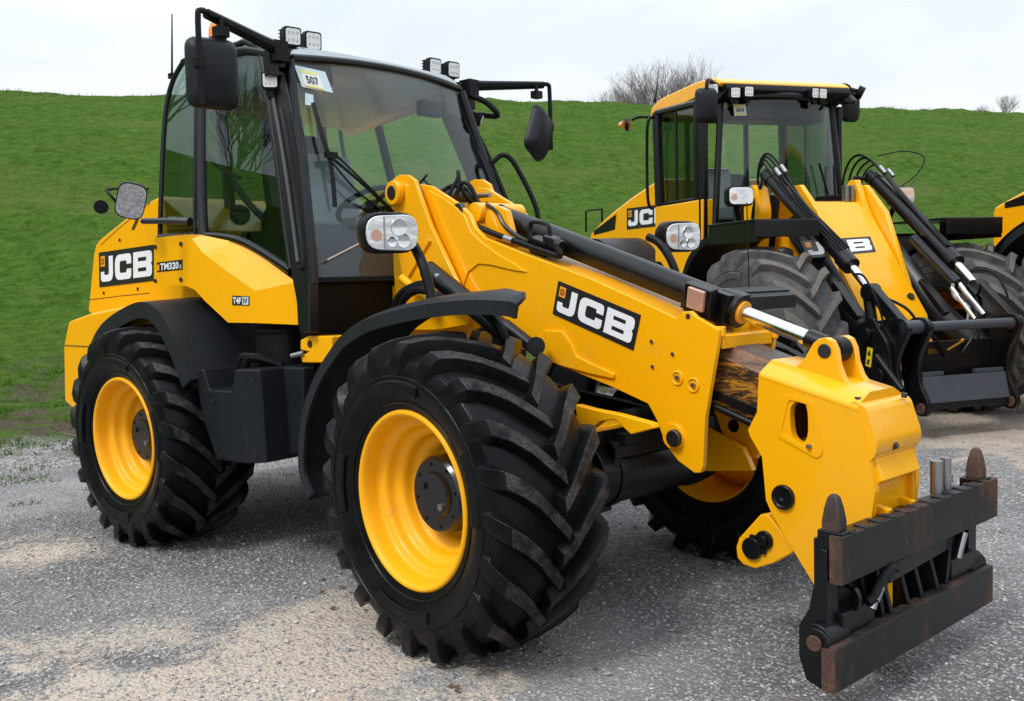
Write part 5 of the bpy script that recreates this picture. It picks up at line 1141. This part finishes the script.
# bonnet
bq=[LP(590,234,-.62),LP(600,223,-.62),LP(612,212,-.62),LP(634,195,-.62),LP(657,180,-.62)]
pr=[(q.x,q.z) for q in bq]; pr=[(pr[0][0]-.02,1.05),(pr[0][0]-.02,pr[0][1]-.05,)]+pr+[(-2.35,2.42),(-2.35,1.05)]
mb=MB(); mb.prism(pr,-.62,.62); bo2=part(mb,'bonnet','yellow_paint',.03)
q=Y([(627,208.5),(672,203),(672,224.5),(627,229.5)],'L',-.621); big_decal(bo2,q)
for s in (-1,1):
    L_=[LP(594,231,-.62),LP(616.5,214,-.62),(LP(615,229.5,-.62))]; mb=MB(); mb.prism([(p.x,p.z) for p in L_]+[(L_[0].x,L_[0].z-.05)],.624*s,.615*s); part(mb,'louvre','black_plastic',0,bo2)
mb=MB(); a=LP(586,232,-.9); b=LP(586,211,-.9); c=LP(602,209,-.9); d=LP(602,222,-.9); mb.tube([a,b,c,d],.012,6,1); part(mb,'rear_mirror_bracket','black_plastic')
mb=MB(); mb.box((-3.4,0,1.0),(1.9,.9,.5)); mb.box((-1.6,0,.9),(1.0,.8,.5)); part(mb,'rear_chassis','black_paint',.02)
mb=MB(); mb.prism(rpoly([(-4.35,1.35,.05),(-3.9,1.45,.05),(-3.9,.75,.05),(-4.30,.75,.05)]),-.95,.95); part(mb,'counterweight','yellow_paint',.02)
loader2=root
# ---- machine 3: the same kind, standing to the right; only its rear corner is in view
def copy_tree(o,parent=None):
    if o.name.startswith('rear_mirror_bracket'): return None
    c=o.copy(); COL.objects.link(c); c.parent=parent
    for ch in list(o.children): copy_tree(ch,c)
    return c
l3=copy_tree(loader2); 
L3RX,L3RY,L3D=994,203,10.0
c_,d_=ray(L3RX,L3RY,'F'); hd_=Vector((d_.x,d_.y,0)).normalized(); 
PS3=PSI+rad(0)
corner=Matrix.Rotation(PS3,3,'Z')@Vector((pr[2][0],-.62,0))
tgt=Vector((CPOS.x,CPOS.y,0))+hd_*L3D
l3.location=tgt-corner; l3.location.z=0; l3.rotation_euler=(0,0,PS3)
l3['label']='yellow loader at the right edge, only its bonnet corner and dark fender showing'
# ================================================================== the place
t=NT('gravel'); c=t.coord()
v=t.n('ShaderNodeTexVoronoi'); t.l(c,v.inputs['Vector']); v.inputs['Scale'].default_value=62
v2=t.n('ShaderNodeTexVoronoi'); t.l(c,v2.inputs['Vector']); v2.inputs['Scale'].default_value=23
big=t.noise(c,.55,8,.65,.5); med=t.noise(c,3.2,7,.7); fine=t.noise(c,130,4,.7)
sepc=t.n('ShaderNodeSeparateColor'); t.l(v.outputs['Color'],sepc.inputs[0])
stone=t.ramp(sepc.outputs[0],[(0,(.092,.086,.086)),(.35,(.205,.196,.196)),(.7,(.325,.312,.312)),(.93,(.49,.475,.46)),(1,(.66,.65,.64))])
stone=t.mix(t.g(v.outputs['Distance'],.25,.62),stone,(.10,.096,.094))
stone=t.mix(t.math('MULTIPLY',t.g(med,.3,.7),.35),stone,(.20,.195,.197))
sand=t.mix(t.g(fine,.3,.7),(.38,.30,.235),(.63,.525,.44)); sand=t.mix(t.g(med,.4,.75),sand,(.46,.43,.35)); sand=t.mix(t.math('MULTIPLY',t.g(t.noise(c,1.3,6,.7),.5,.7),.5),sand,(.46,.33,.25))
tc=t.coord()
def patch(x,y,rx,ry,rot,gain=1.,edge=.5):
    mp=t.n('ShaderNodeMapping',vector_type='TEXTURE'); t.l(tc,mp.inputs[0]); mp.inputs['Location'].default_value=(x,y,0); mp.inputs['Rotation'].default_value=(0,0,rot); mp.inputs['Scale'].default_value=(rx,ry,1e3)
    ln=t.n('ShaderNodeVectorMath',operation='LENGTH'); t.l(mp.outputs[0],ln.inputs[0])
    d=t.math('ADD',ln.outputs['Value'],t.math('MULTIPLY',t.math('SUBTRACT',t.noise(tc,1.5,8,.7,.6),.5),2.4))
    return t.math('MULTIPLY',t.math('SUBTRACT',1.,t.g(d,edge-.15,1.45)),gain)
def gp(px,py): q=on(px,py,'F','z',0); return q.x,q.y
def pxpatch(p0,p1,wid,gain=1.,edge=.5):
    a=Vector(gp(*p0)); b=Vector(gp(*p1)); m=(a+b)/2; d=b-a; return patch(m.x,m.y,max(d.length/2,.1),wid,math.atan2(d.y,d.x),gain,edge)
ps=[pxpatch((-80,700),(520,690),.55,1.,.8),pxpatch((130,690),(430,590),.55,1.,.6),pxpatch((-60,575),(130,535),.55,1.),pxpatch((280,640),(380,590),.28,.55),pxpatch((-40,645),(320,640),.35,.7),
    pxpatch((600,505),(760,455),.8,.75),pxpatch((860,470),(1150,435),2.2,1.,.8),pxpatch((860,440),(1060,400),2.6,1.,.8),pxpatch((600,560),(800,610),.4,.25)]
acc=ps[0]
for q in ps[1:]: acc=t.math('MAXIMUM',acc,q)
brk=t.math('ADD',t.math('MULTIPLY',t.g(t.noise(c,28,8,.8),.35,.55),.5),t.math('MULTIPLY',t.g(t.noise(c,3.5,8,.75),.25,.5),.5))
acc=t.math('MULTIPLY',acc,brk)
dth=t.math('MULTIPLY',t.math('SUBTRACT',t.math('MULTIPLY',acc,1.6),t.math('MULTIPLY',sepc.outputs[1],.75)),1.25,clamp=True)
stone=t.mix(t.math('MULTIPLY',t.g(big,.42,.62),.45),stone,(.40,.385,.38))
stone=t.mix(t.math('MULTIPLY',t.g(t.noise(c,.9,7,.7,.8),.54,.68),.4),stone,(.085,.08,.078))
base=t.mix(dth,stone,sand)
farm=t.math('MAXIMUM',pxpatch((850,465),(1200,440),2.0,1.,.9),pxpatch((640,500),(760,450),.7,.6,.7))
base=t.mix(t.math('MULTIPLY',farm,.7),base,t.mix(t.g(t.noise(c,2.2,8,.75),.35,.65),(.27,.215,.175),(.47,.40,.345)))
damp=patch(0.3,-.3,2.0,1.9,.2,.0)
h=t.math('ADD',t.math('MULTIPLY',t.math('SUBTRACT',1.,v.outputs['Distance']),1.),t.math('MULTIPLY',v2.outputs['Distance'],.5))
nb=t.bump(h,.75,.012); nb=t.bump(fine,.5,.004,nb); nb=t.bump(med,.3,.05,nb)
t.bsdf(base,.82,spec=.3,normal=nb); MATS['gravel']=t.m

t=NT('grass_ground'); c=t.coord()
mp=t.n('ShaderNodeMapping'); t.l(c,mp.inputs[0]); mp.inputs['Scale'].default_value=(1,1,1)
mp.inputs['Scale'].default_value=(1.6,.9,1); a=t.noise(mp.outputs[0],.30,7,.65,.3); b=t.noise(mp.outputs[0],4.2,8,.72,.4); e=t.noise(c,22,6,.75)
g=t.ramp(b,[(.36,(.020,.055,.005)),(.46,(.044,.102,.011)),(.55,(.064,.134,.019)),(.68,(.105,.172,.036))])
g=t.mix(t.math('MULTIPLY',t.g(a,.35,.7),.4),g,(.098,.136,.026)); g=t.mix(t.math('MULTIPLY',t.g(t.noise(mp.outputs[0],.16,6,.7,1.2),.50,.66),.6),g,(.130,.140,.048)); g=t.mix(t.math('MULTIPLY',t.g(t.noise(mp.outputs[0],9,5,.7),.56,.66),.5),g,(.022,.052,.006)); g=t.mix(t.math('MULTIPLY',t.g(e,.35,.7),.5),g,(.024,.055,.004))
g=t.mix(t.math('MULTIPLY',t.g(t.noise(c,1.2,9,.75,1.),.62,.72),.35),g,(.14,.15,.05))
# bare earth near the foot of the bank
sx=t.n('ShaderNodeSeparateXYZ'); t.l(c,sx.inputs[0])
near=t.math('SUBTRACT',1.,t.g(t.math('DIVIDE',sx.outputs['X'],10.),.38,.62))
soil=t.math('MULTIPLY',t.g(t.noise(c,1.5,9,.75,.6),.44,.52),near)
g=t.mix(soil,g,t.ramp(t.noise(c,34,7,.8),[(.35,(.022,.016,.012)),(.5,(.085,.062,.048)),(.62,(.16,.13,.105)),(.75,(.32,.29,.26))]))
edge=t.math('SUBTRACT',1.,t.g(t.math('ADD',t.math('DIVIDE',sx.outputs['X'],4.),t.math('MULTIPLY',t.math('SUBTRACT',t.noise(c,1.7,8,.75,.6),.5),1.3)),.22,.48))
vv=t.n('ShaderNodeTexVoronoi'); t.l(c,vv.inputs['Vector']); vv.inputs['Scale'].default_value=62; sc_=t.n('ShaderNodeSeparateColor'); t.l(vv.outputs['Color'],sc_.inputs[0])
g=t.mix(edge,g,t.ramp(sc_.outputs[0],[(0,(.10,.095,.09)),(.5,(.25,.24,.235)),(1,(.45,.43,.41))]))
nb=t.bump(b,.45,.05); nb=t.bump(e,.8,.035,nb)
t.bsdf(g,.95,spec=.04,normal=nb); MATS['grass_ground']=t.m
t=NT('grass_blades'); c=t.coord(); b=t.noise(c,3,5,.7); oi=t.noise(c,30,3)
t.bsdf(t.mix(t.math('MULTIPLY',oi,.6),t.ramp(b,[(.3,(.035,.078,.005)),(.6,(.062,.120,.012)),(.8,(.12,.16,.04))]),(.08,.13,.016)),.8,spec=.08); MATS['grass_blades']=t.m
t=NT('pebbles'); c=t.coord(); v=t.noise(c,45,2,.5); t.bsdf(t.ramp(v,[(.30,(.12,.118,.12)),(.5,(.28,.275,.27)),(.62,(.45,.44,.43)),(.75,(.66,.64,.61))]),.75); MATS['pebbles']=t.m

mb=MB(); S=1500; N=1
def gz(y):      # the yard rises gently behind the near loader
    k=max(0,min(1,(y-1.5)/1.7)); return .18*k*k*(3-2*k)
gy=[-S,-40,-5,0,1.0,1.4]+[1.5+i*.1 for i in range(19)]+[3.6,5,12,40,S]
gx=[-S,-60,-20,-10,-5,0,5,10,20,60,S]
mb.add([(x,y,gz(y)) for x in gx for y in gy],[[i*len(gy)+j,(i+1)*len(gy)+j,(i+1)*len(gy)+j+1,i*len(gy)+j+1] for i in range(len(gx)-1) for j in range(len(gy)-1)]); gr=mb.build('ground','gravel',smooth=True,ang=180); gr['kind']='structure'
AZ=rad(151); NB=Vector((math.cos(AZ),math.sin(AZ),0)); TB=Vector((NB.y,-NB.x,0))
from mathutils import noise as MN
def bank_h(q,s,tt):
    # q metres from its foot; s distance from the camera along the normal
    k=max(0,min(1,(s-12.2)/(32.5-12.2))); z=7.3*(1-tt*.0015)*(k*k*(3-2*k)*.45+k*.55)
    z+=-.025+.05*min(q,1.)+.15*max(0,min(1,q/3.5))+.06*MN.noise(Vector((s*1.9,tt*1.7,9)))+.02*MN.noise(Vector((s*6,tt*6,9)))*max(0,1-q/6)
    z+=gz(CPOS.y+NB.y*s+TB.y*tt)
    if s>32.5: z+= min(s-32.5,40)*.07
    am=min(1,q/2.)
    z+=am*(.10*MN.noise(Vector((s*.7,tt*.7,0)))+.05*MN.noise(Vector((s*2.3,tt*2.3,3)))) + (am*.35*MN.noise(Vector((s*.12,tt*.10,7))))
    return z
def foot(tt): return 8.35+.35*MN.noise(Vector((tt*.6,1.3,0)))+.30*MN.noise(Vector((tt*2.3,5.1,0)))+.16*MN.noise(Vector((tt*7,2.1,0)))+ (max(0,tt-2)*.06)
vs=[];fs=[];rows=[];q=0.
qs=[0]
while qs[-1]<30: qs.append(qs[-1]+ (.12 if qs[-1]<4 else .28))
qs+=[35,45,70,150,400]
ts=[-160,-90,-60,-40]+[-30+.3*i for i in range(251)]+[50,70,110,200]
for tt in ts:
    f0=foot(tt)
    for q in qs:
        s=f0+q; p=Vector((CPOS.x,CPOS.y,0))+NB*s+TB*tt; z=bank_h(q,s,tt); vs.append((s,-tt,z) if False else (p.x,p.y,z))
# stored in the bank's own axes: x = distance from the foot line
k=len(qs)
fs=[[i*k+j,i*k+j+1,(i+1)*k+j+1,(i+1)*k+j] for i in range(len(ts)-1) for j in range(k-1)]
Mb=Matrix.Translation((CPOS.x,CPOS.y,0)+NB*8.0 if False else Vector((CPOS.x,CPOS.y,0))+NB*8.0)@Matrix.Rotation(AZ,4,'Z'); inv=Mb.inverted()
mb=MB(); mb.add([inv@Vector(v) for v in vs],fs); bk_=mb.build('grass_bank','grass_ground',smooth=True,ang=180,recalc=False); bk_.matrix_world=Mb; bk_['kind']='structure'
# a low grassed rise across the yard, behind the photographer's left shoulder
vs=[];fs=[];na,nr=40,10
for i in range(na+1):
    az=rad(178+i*2.2)
    for j in range(nr+1):
        d=13+j*3.0; k=max(0,min(1,j/nr)); p=Vector((CPOS.x+d*math.cos(az),CPOS.y+d*math.sin(az),-.05+13.*k*k*(3-2*k)+.5*k*MN.noise(Vector((az*6,j*.3,0))))); vs.append(p)
    vs.append(Vector((CPOS.x+120*math.cos(az),CPOS.y+120*math.sin(az),-.1)))
k=nr+2; fs=[[i*k+j,(i+1)*k+j,(i+1)*k+j+1,i*k+j+1] for i in range(na) for j in range(k-1)]
Mr=Matrix.Translation((-40,-30,0)); inv2=Mr.inverted(); mb=MB(); mb.add([inv2@v+Vector((60,0,0)) for v in vs],fs); rs=mb.build('grass_rise','grass_ground',smooth=True,ang=180,recalc=False); rs.matrix_world=Matrix.Translation((-100,-30,0)); rs['kind']='structure'
# grass: loose blades over the rough strip and thinner up the bank
import array
rng=random.Random(3)
def blades(name, count, smin, smax, tmin, tmax, hh, wv):
    V=[];Fc=[]
    i=0
    while i<count:
        u=rng.random()**1.6; tt=tmin+(tmax-tmin)*rng.random(); q=smin+(smax-smin)*u
        f0=foot(tt); s=f0+q
        den=MN.noise(Vector((s*.9,tt*.9,11)))+.35*MN.noise(Vector((s*3,tt*3,2)))
        if den<(.30-.8*max(0,min(1,(q-1.)/4.))): 
            if rng.random()<.97: i+=.3; continue
        p=Vector((CPOS.x,CPOS.y,0))+NB*s+TB*tt; z=bank_h(q,s,tt)
        h=hh*(.5+rng.random())*(.7+max(0,den)); a=rng.random()*6.28; w=wv*(.7+.6*rng.random()); lean=Vector((rng.uniform(-.6,.6),rng.uniform(-.6,.6),1)).normalized()*h
        d=Vector((math.cos(a),math.sin(a),0))*w; b=Vector((p.x,p.y,z-.01)); n=len(V)
        V+= [b-d,b+d,b+lean]; Fc.append([n,n+1,n+2]); i+=1
    mb=MB(); mb.v=V; mb.f=Fc; mb.m=[0]*len(Fc); o=mb.build(name,'grass_blades',smooth=False,recalc=False); o['kind']='stuff'; return o
blades('grass', 60000, .3, 9, -16, 22, .045, .006)
# low tufts in clusters along the ragged edge
V=[];Fc=[]
for ci in range(1500):
    tt=rng.uniform(-11,14); q=rng.uniform(-.9,5.5)**1.0 if rng.random()<.8 else rng.uniform(-1.4,.2); f0=foot(tt); R_c=rng.uniform(.05,.22)
    if q<0 and MN.noise(Vector((tt*1.1,q*2,4)))<.05: continue
    hgt=rng.uniform(.015,.05)*(1.2 if q>1 else .8)
    for bi in range(int(90*R_c/.15)):
        a=rng.random()*6.28; rr=R_c*rng.random()**.6; s_=f0+q+rr*math.cos(a); t_=tt+rr*math.sin(a)*1.6
        p=Vector((CPOS.x,CPOS.y,0))+NB*s_+TB*t_; z=max(0,bank_h(s_-f0,s_,t_)) if s_>f0 else gz(p.y)
        a2=rng.random()*6.28; w_=rng.uniform(.003,.006); h_=hgt*rng.uniform(.4,1.3); d=Vector((math.cos(a2),math.sin(a2),0))*w_; n=len(V); b=Vector((p.x,p.y,z-.004))
        V+=[b-d,b+d,b+Vector((rng.uniform(-.8,.8),rng.uniform(-.8,.8),1)).normalized()*h_]; Fc.append([n,n+1,n+2])
for i in range(16000):      # longer grass along the crest and scattered over the slope
    tt=rng.uniform(-20,26); s_=rng.uniform(30.0,33.5) if i<9000 else rng.uniform(16,31); p=Vector((CPOS.x,CPOS.y,0))+NB*s_+TB*tt
    if MN.noise(Vector((s_*.8,tt*.8,21)))<-.05: continue
    z=bank_h(s_-foot(tt),s_,tt); a2=rng.random()*6.28; w_=rng.uniform(.006,.012); h_=rng.uniform(.03,.14); d=Vector((math.cos(a2),math.sin(a2),0))*w_; n=len(V); b=Vector((p.x,p.y,z-.01))
    V+=[b-d,b+d,b+Vector((rng.uniform(-.7,.7),rng.uniform(-.7,.7),1)).normalized()*h_]; Fc.append([n,n+1,n+2])
mb=MB(); mb.v=V; mb.f=Fc; mb.m=[0]*len(Fc); o=mb.build('grass_tufts','grass_blades',smooth=False,recalc=False); o['kind']='stuff'
# pebbles near the camera
V=[];Fc=[]
octa=[Vector((1,0,0)),Vector((-1,0,0)),Vector((0,1,0)),Vector((0,-1,0)),Vector((0,0,1)),Vector((0,0,-1))]; of=[[0,2,4],[2,1,4],[1,3,4],[3,0,4],[2,0,5],[1,2,5],[3,1,5],[0,3,5]]
for i in range(52000):
    d=1.9+7.5*rng.random()**1.25; az=rng.uniform(rad(100),rad(176)); x=CPOS.x+d*math.cos(az); y=CPOS.y+d*math.sin(az)
    r=.0035+.0055*rng.random()**2+ (.007 if rng.random()<.02 else 0); R3=Matrix.Rotation(rng.random()*6.28,3,'Z')@Matrix.Rotation(rng.uniform(-.5,.5),3,'X')
    sc=(rng.uniform(.7,1.4),rng.uniform(.7,1.2),rng.uniform(.5,.8)); n=len(V)
    V+=[Vector((x,y,gz(y)+r*.25))+R3@Vector((o.x*sc[0]*r,o.y*sc[1]*r,o.z*sc[2]*r)) for o in octa]; Fc+=[[a+n for a in f] for f in of]
mb=MB(); mb.v=V; mb.f=Fc; mb.m=[0]*len(Fc); o=mb.build('pebbles','pebbles',smooth=False,recalc=False); o['kind']='stuff'
# a few dead leaves and twig ends
V=[];Fc=[]
for (px,py,n_) in ((345,575,9),(340,590,7),(375,605,5),(440,652,4),(300,560,5),(330,600,4),(200,520,5),(560,660,4),(470,690,5),(90,560,3)):
    for i in range(n_):
        x,y=gp(px+rng.gauss(0,18),py+rng.gauss(0,7)); r=rng.uniform(.007,.02); a=rng.random()*6.28; d=Vector((math.cos(a),math.sin(a),0))*r; e_=Vector((-d.y,d.x,0))*rng.uniform(.25,.7); b_=Vector((x,y,.007)); n=len(V)
        V+=[b_-d,b_+e_+Vector((0,0,.008)),b_+d+Vector((0,0,.004)),b_-e_]; Fc.append([n,n+1,n+2,n+3])
mb=MB(); mb.v=V; mb.f=Fc; mb.m=[0]*len(Fc); mat_flat('dead_leaf',(.10,.05,.03),.7); o=mb.build('dead_leaves','dead_leaf',smooth=False,recalc=False); o['kind']='stuff'
# ---- bare trees
def tree_mesh(seed, h, spread):
    rg=random.Random(seed); mb=MB()
    def br(p,d,L,r,lv):
        n=3 if lv<3 else 2; pts=[p]; q=p.copy(); dd=d.copy()
        for i in range(n):
            dd=(dd+Vector((rg.uniform(-.18,.18),rg.uniform(-.18,.18),rg.uniform(-.02,.16)))).normalized(); q=q+dd*L/n; pts.append(q.copy())
        mb.tube(pts,lambda t:r*(1-.5*t),4 if lv<2 else 3,1)
        if lv>=5: return
        kids=(4,4,4,3,3)[lv]
        for i in range(kids):
            k=rg.uniform(.35,1.) if i else 1.; b=pts[0]+(q-pts[0])*k
            side=Vector((rg.uniform(-1,1),rg.uniform(-1,1),rg.uniform(-.1,.5))).normalized()
            nd=(dd*.85+side*spread).normalized(); br(b,nd,L*rg.uniform(.58,.80),r*.55,lv+1)
    for st in range(3):
        br(Vector((rg.uniform(-.1,.1)*h*.3,rg.uniform(-.1,.1)*h*.3,0)),Vector((rg.uniform(-.3,.3),rg.uniform(-.3,.3),1)).normalized(),h*.30,h*.011,0)
    return mb
def tree(name,label,cat,seed,h,spread,px,dist,ztop_px=None,loc=None,group=None,base=None):
    if loc is None:
        c,d=ray(px,105,'F'); d=Vector((d.x,d.y,0)).normalized(); loc=Vector((CPOS.x,CPOS.y,0))+d*dist
    mb=tree_mesh(seed,h,spread); o=mb.build(name,'bark',smooth=False,recalc=False); o.location=(loc.x,loc.y,base if base is not None else 5.2)
    o['label']=label; o['category']=cat
    if group: o['group']=group
    return o
gT='bare trees and bushes beyond the grass bank'
tree('bare_tree','tallest twiggy bare tree rising behind the far loader roof','tree',11,6.9,.55,685,62,base=8.9,group=gT)
tree('bare_tree','round bare tree just left of the tallest one, beyond the bank','tree',12,7.2,.60,655,60,base=8.9,group=gT)
tree('bare_tree','lower bare tree on the left shoulder of the clump beyond the bank','tree',13,6.0,.65,637,58,base=8.9,group=gT)
tree('bare_bush','low thin bare bush at the left end of the clump','bush',14,4.8,.8,620,56,base=8.9,group=gT)
tree('bare_tree','slim bare tree at the right end of the clump, partly behind the far cab','tree',15,6.6,.5,706,63,base=8.9,group=gT)
tree('bare_bush','tiny bare bush on the skyline above the right loader, left of the pair','bush',16,1.9,.7,981,60,base=8.9,group=gT)
tree('bare_bush','tiny rounder bare bush on the skyline at the right edge','bush',17,2.1,.8,1006,58,base=8.9,group=gT)
# trees across the yard, mirrored in the near cab's side glass
for i in range(6):
    az=rad(186+i*6.5); d=47+3*(i%3)
    tree('bare_tree',['slender bare tree across the yard, first of the row seen only in the cab glass','forked bare tree second in the row seen only in the cab glass','tall bare tree third in the row seen only in the cab glass','broad bare tree fourth in the row seen only in the cab glass','dense bare tree fifth in the row seen only in the cab glass','short bare tree last in the row seen only in the cab glass'][i],'tree',30+i,12+3*(i%2),.42,0,0,loc=Vector((CPOS.x+d*math.cos(az),CPOS.y+d*math.sin(az),0)),base=12.5,group='bare trees across the yard')
# ================================================================== light
w=bpy.data.worlds.new('World'); SC.world=w; w.use_nodes=True; nt=w.node_tree; nt.nodes.clear()
out=nt.nodes.new('ShaderNodeOutputWorld'); bg=nt.nodes.new('ShaderNodeBackground'); bg.inputs[1].default_value=.1; nt.links.new(bg.outputs[0],out.inputs[0])
sky=nt.nodes.new('ShaderNodeTexSky'); sky.sky_type='NISHITA'; sky.sun_disc=False
SUN_EL,SUN_AZ=rad(52),rad(-88)      # direction towards the sun, azimuth from +x
sky.sun_elevation=SUN_EL; sky.sun_rotation=rad(90)-SUN_AZ
tc=nt.nodes.new('ShaderNodeTexCoord'); sx=nt.nodes.new('ShaderNodeSeparateXYZ'); nt.links.new(tc.outputs['Generated'],sx.inputs[0])
mp=nt.nodes.new('ShaderNodeMapping'); mp.inputs['Scale'].default_value=(1,1,3.2); nt.links.new(tc.outputs['Generated'],mp.inputs[0])
nz=nt.nodes.new('ShaderNodeTexNoise'); nz.inputs['Scale'].default_value=2.1; nz.inputs['Detail'].default_value=7; nz.inputs['Roughness'].default_value=.52; nz.inputs['Distortion'].default_value=.3; nt.links.new(mp.outputs[0],nz.inputs['Vector'])
cr=nt.nodes.new('ShaderNodeValToRGB'); nt.links.new(nz.outputs['Fac'],cr.inputs[0]); e=cr.color_ramp.elements
e[0].position=.32; e[0].color=(.74,.80,.86,1); e[1].position=.62; e[1].color=(.97,.985,1,1)
gr_=nt.nodes.new('ShaderNodeMapRange'); nt.links.new(sx.outputs['Z'],gr_.inputs[0]); gr_.inputs[1].default_value=.15; gr_.inputs[2].default_value=1; gr_.inputs[3].default_value=8.8; gr_.inputs[4].default_value=18.
ml=nt.nodes.new('ShaderNodeVectorMath'); ml.operation='SCALE'; nt.links.new(cr.outputs[0],ml.inputs[0]); nt.links.new(gr_.outputs[0],ml.inputs['Scale'])
mx=nt.nodes.new('ShaderNodeMixRGB'); mx.inputs[0].default_value=.87; nt.links.new(sky.outputs[0],mx.inputs[1]); tr_=nt.nodes.new('ShaderNodeValToRGB'); nt.links.new(sx.outputs['Z'],tr_.inputs[0]); tr_.color_ramp.elements[0].position=.2; tr_.color_ramp.elements[0].color=(1,1,1,1); tr_.color_ramp.elements[1].position=.75; tr_.color_ramp.elements[1].color=(.90,.95,1,1)
m3=nt.nodes.new('ShaderNodeMixRGB'); m3.blend_type='MULTIPLY'; m3.inputs[0].default_value=1; nt.links.new(ml.outputs[0],m3.inputs[1]); nt.links.new(tr_.outputs[0],m3.inputs[2]); nt.links.new(m3.outputs[0],mx.inputs[2]); nt.links.new(mx.outputs[0],bg.inputs[0])
sd=bpy.data.lights.new('sun','SUN'); sd.energy=1.7; sd.angle=rad(14); sd.color=(1,.97,.93); so=bpy.data.objects.new('sun',sd); COL.objects.link(so)
dv=Vector((math.cos(SUN_EL)*math.cos(SUN_AZ),math.cos(SUN_EL)*math.sin(SUN_AZ),math.sin(SUN_EL))); so.rotation_euler=dv.to_track_quat('Z','Y').to_euler(); so.location=(0,-10,20)
SC.view_settings.view_transform='Standard'; SC.view_settings.look='None'; SC.view_settings.exposure=.3; SC.view_settings.gamma=1
SC.cycles.max_bounces=8; SC.cycles.transparent_max_bounces=24; SC.cycles.use_denoising=True
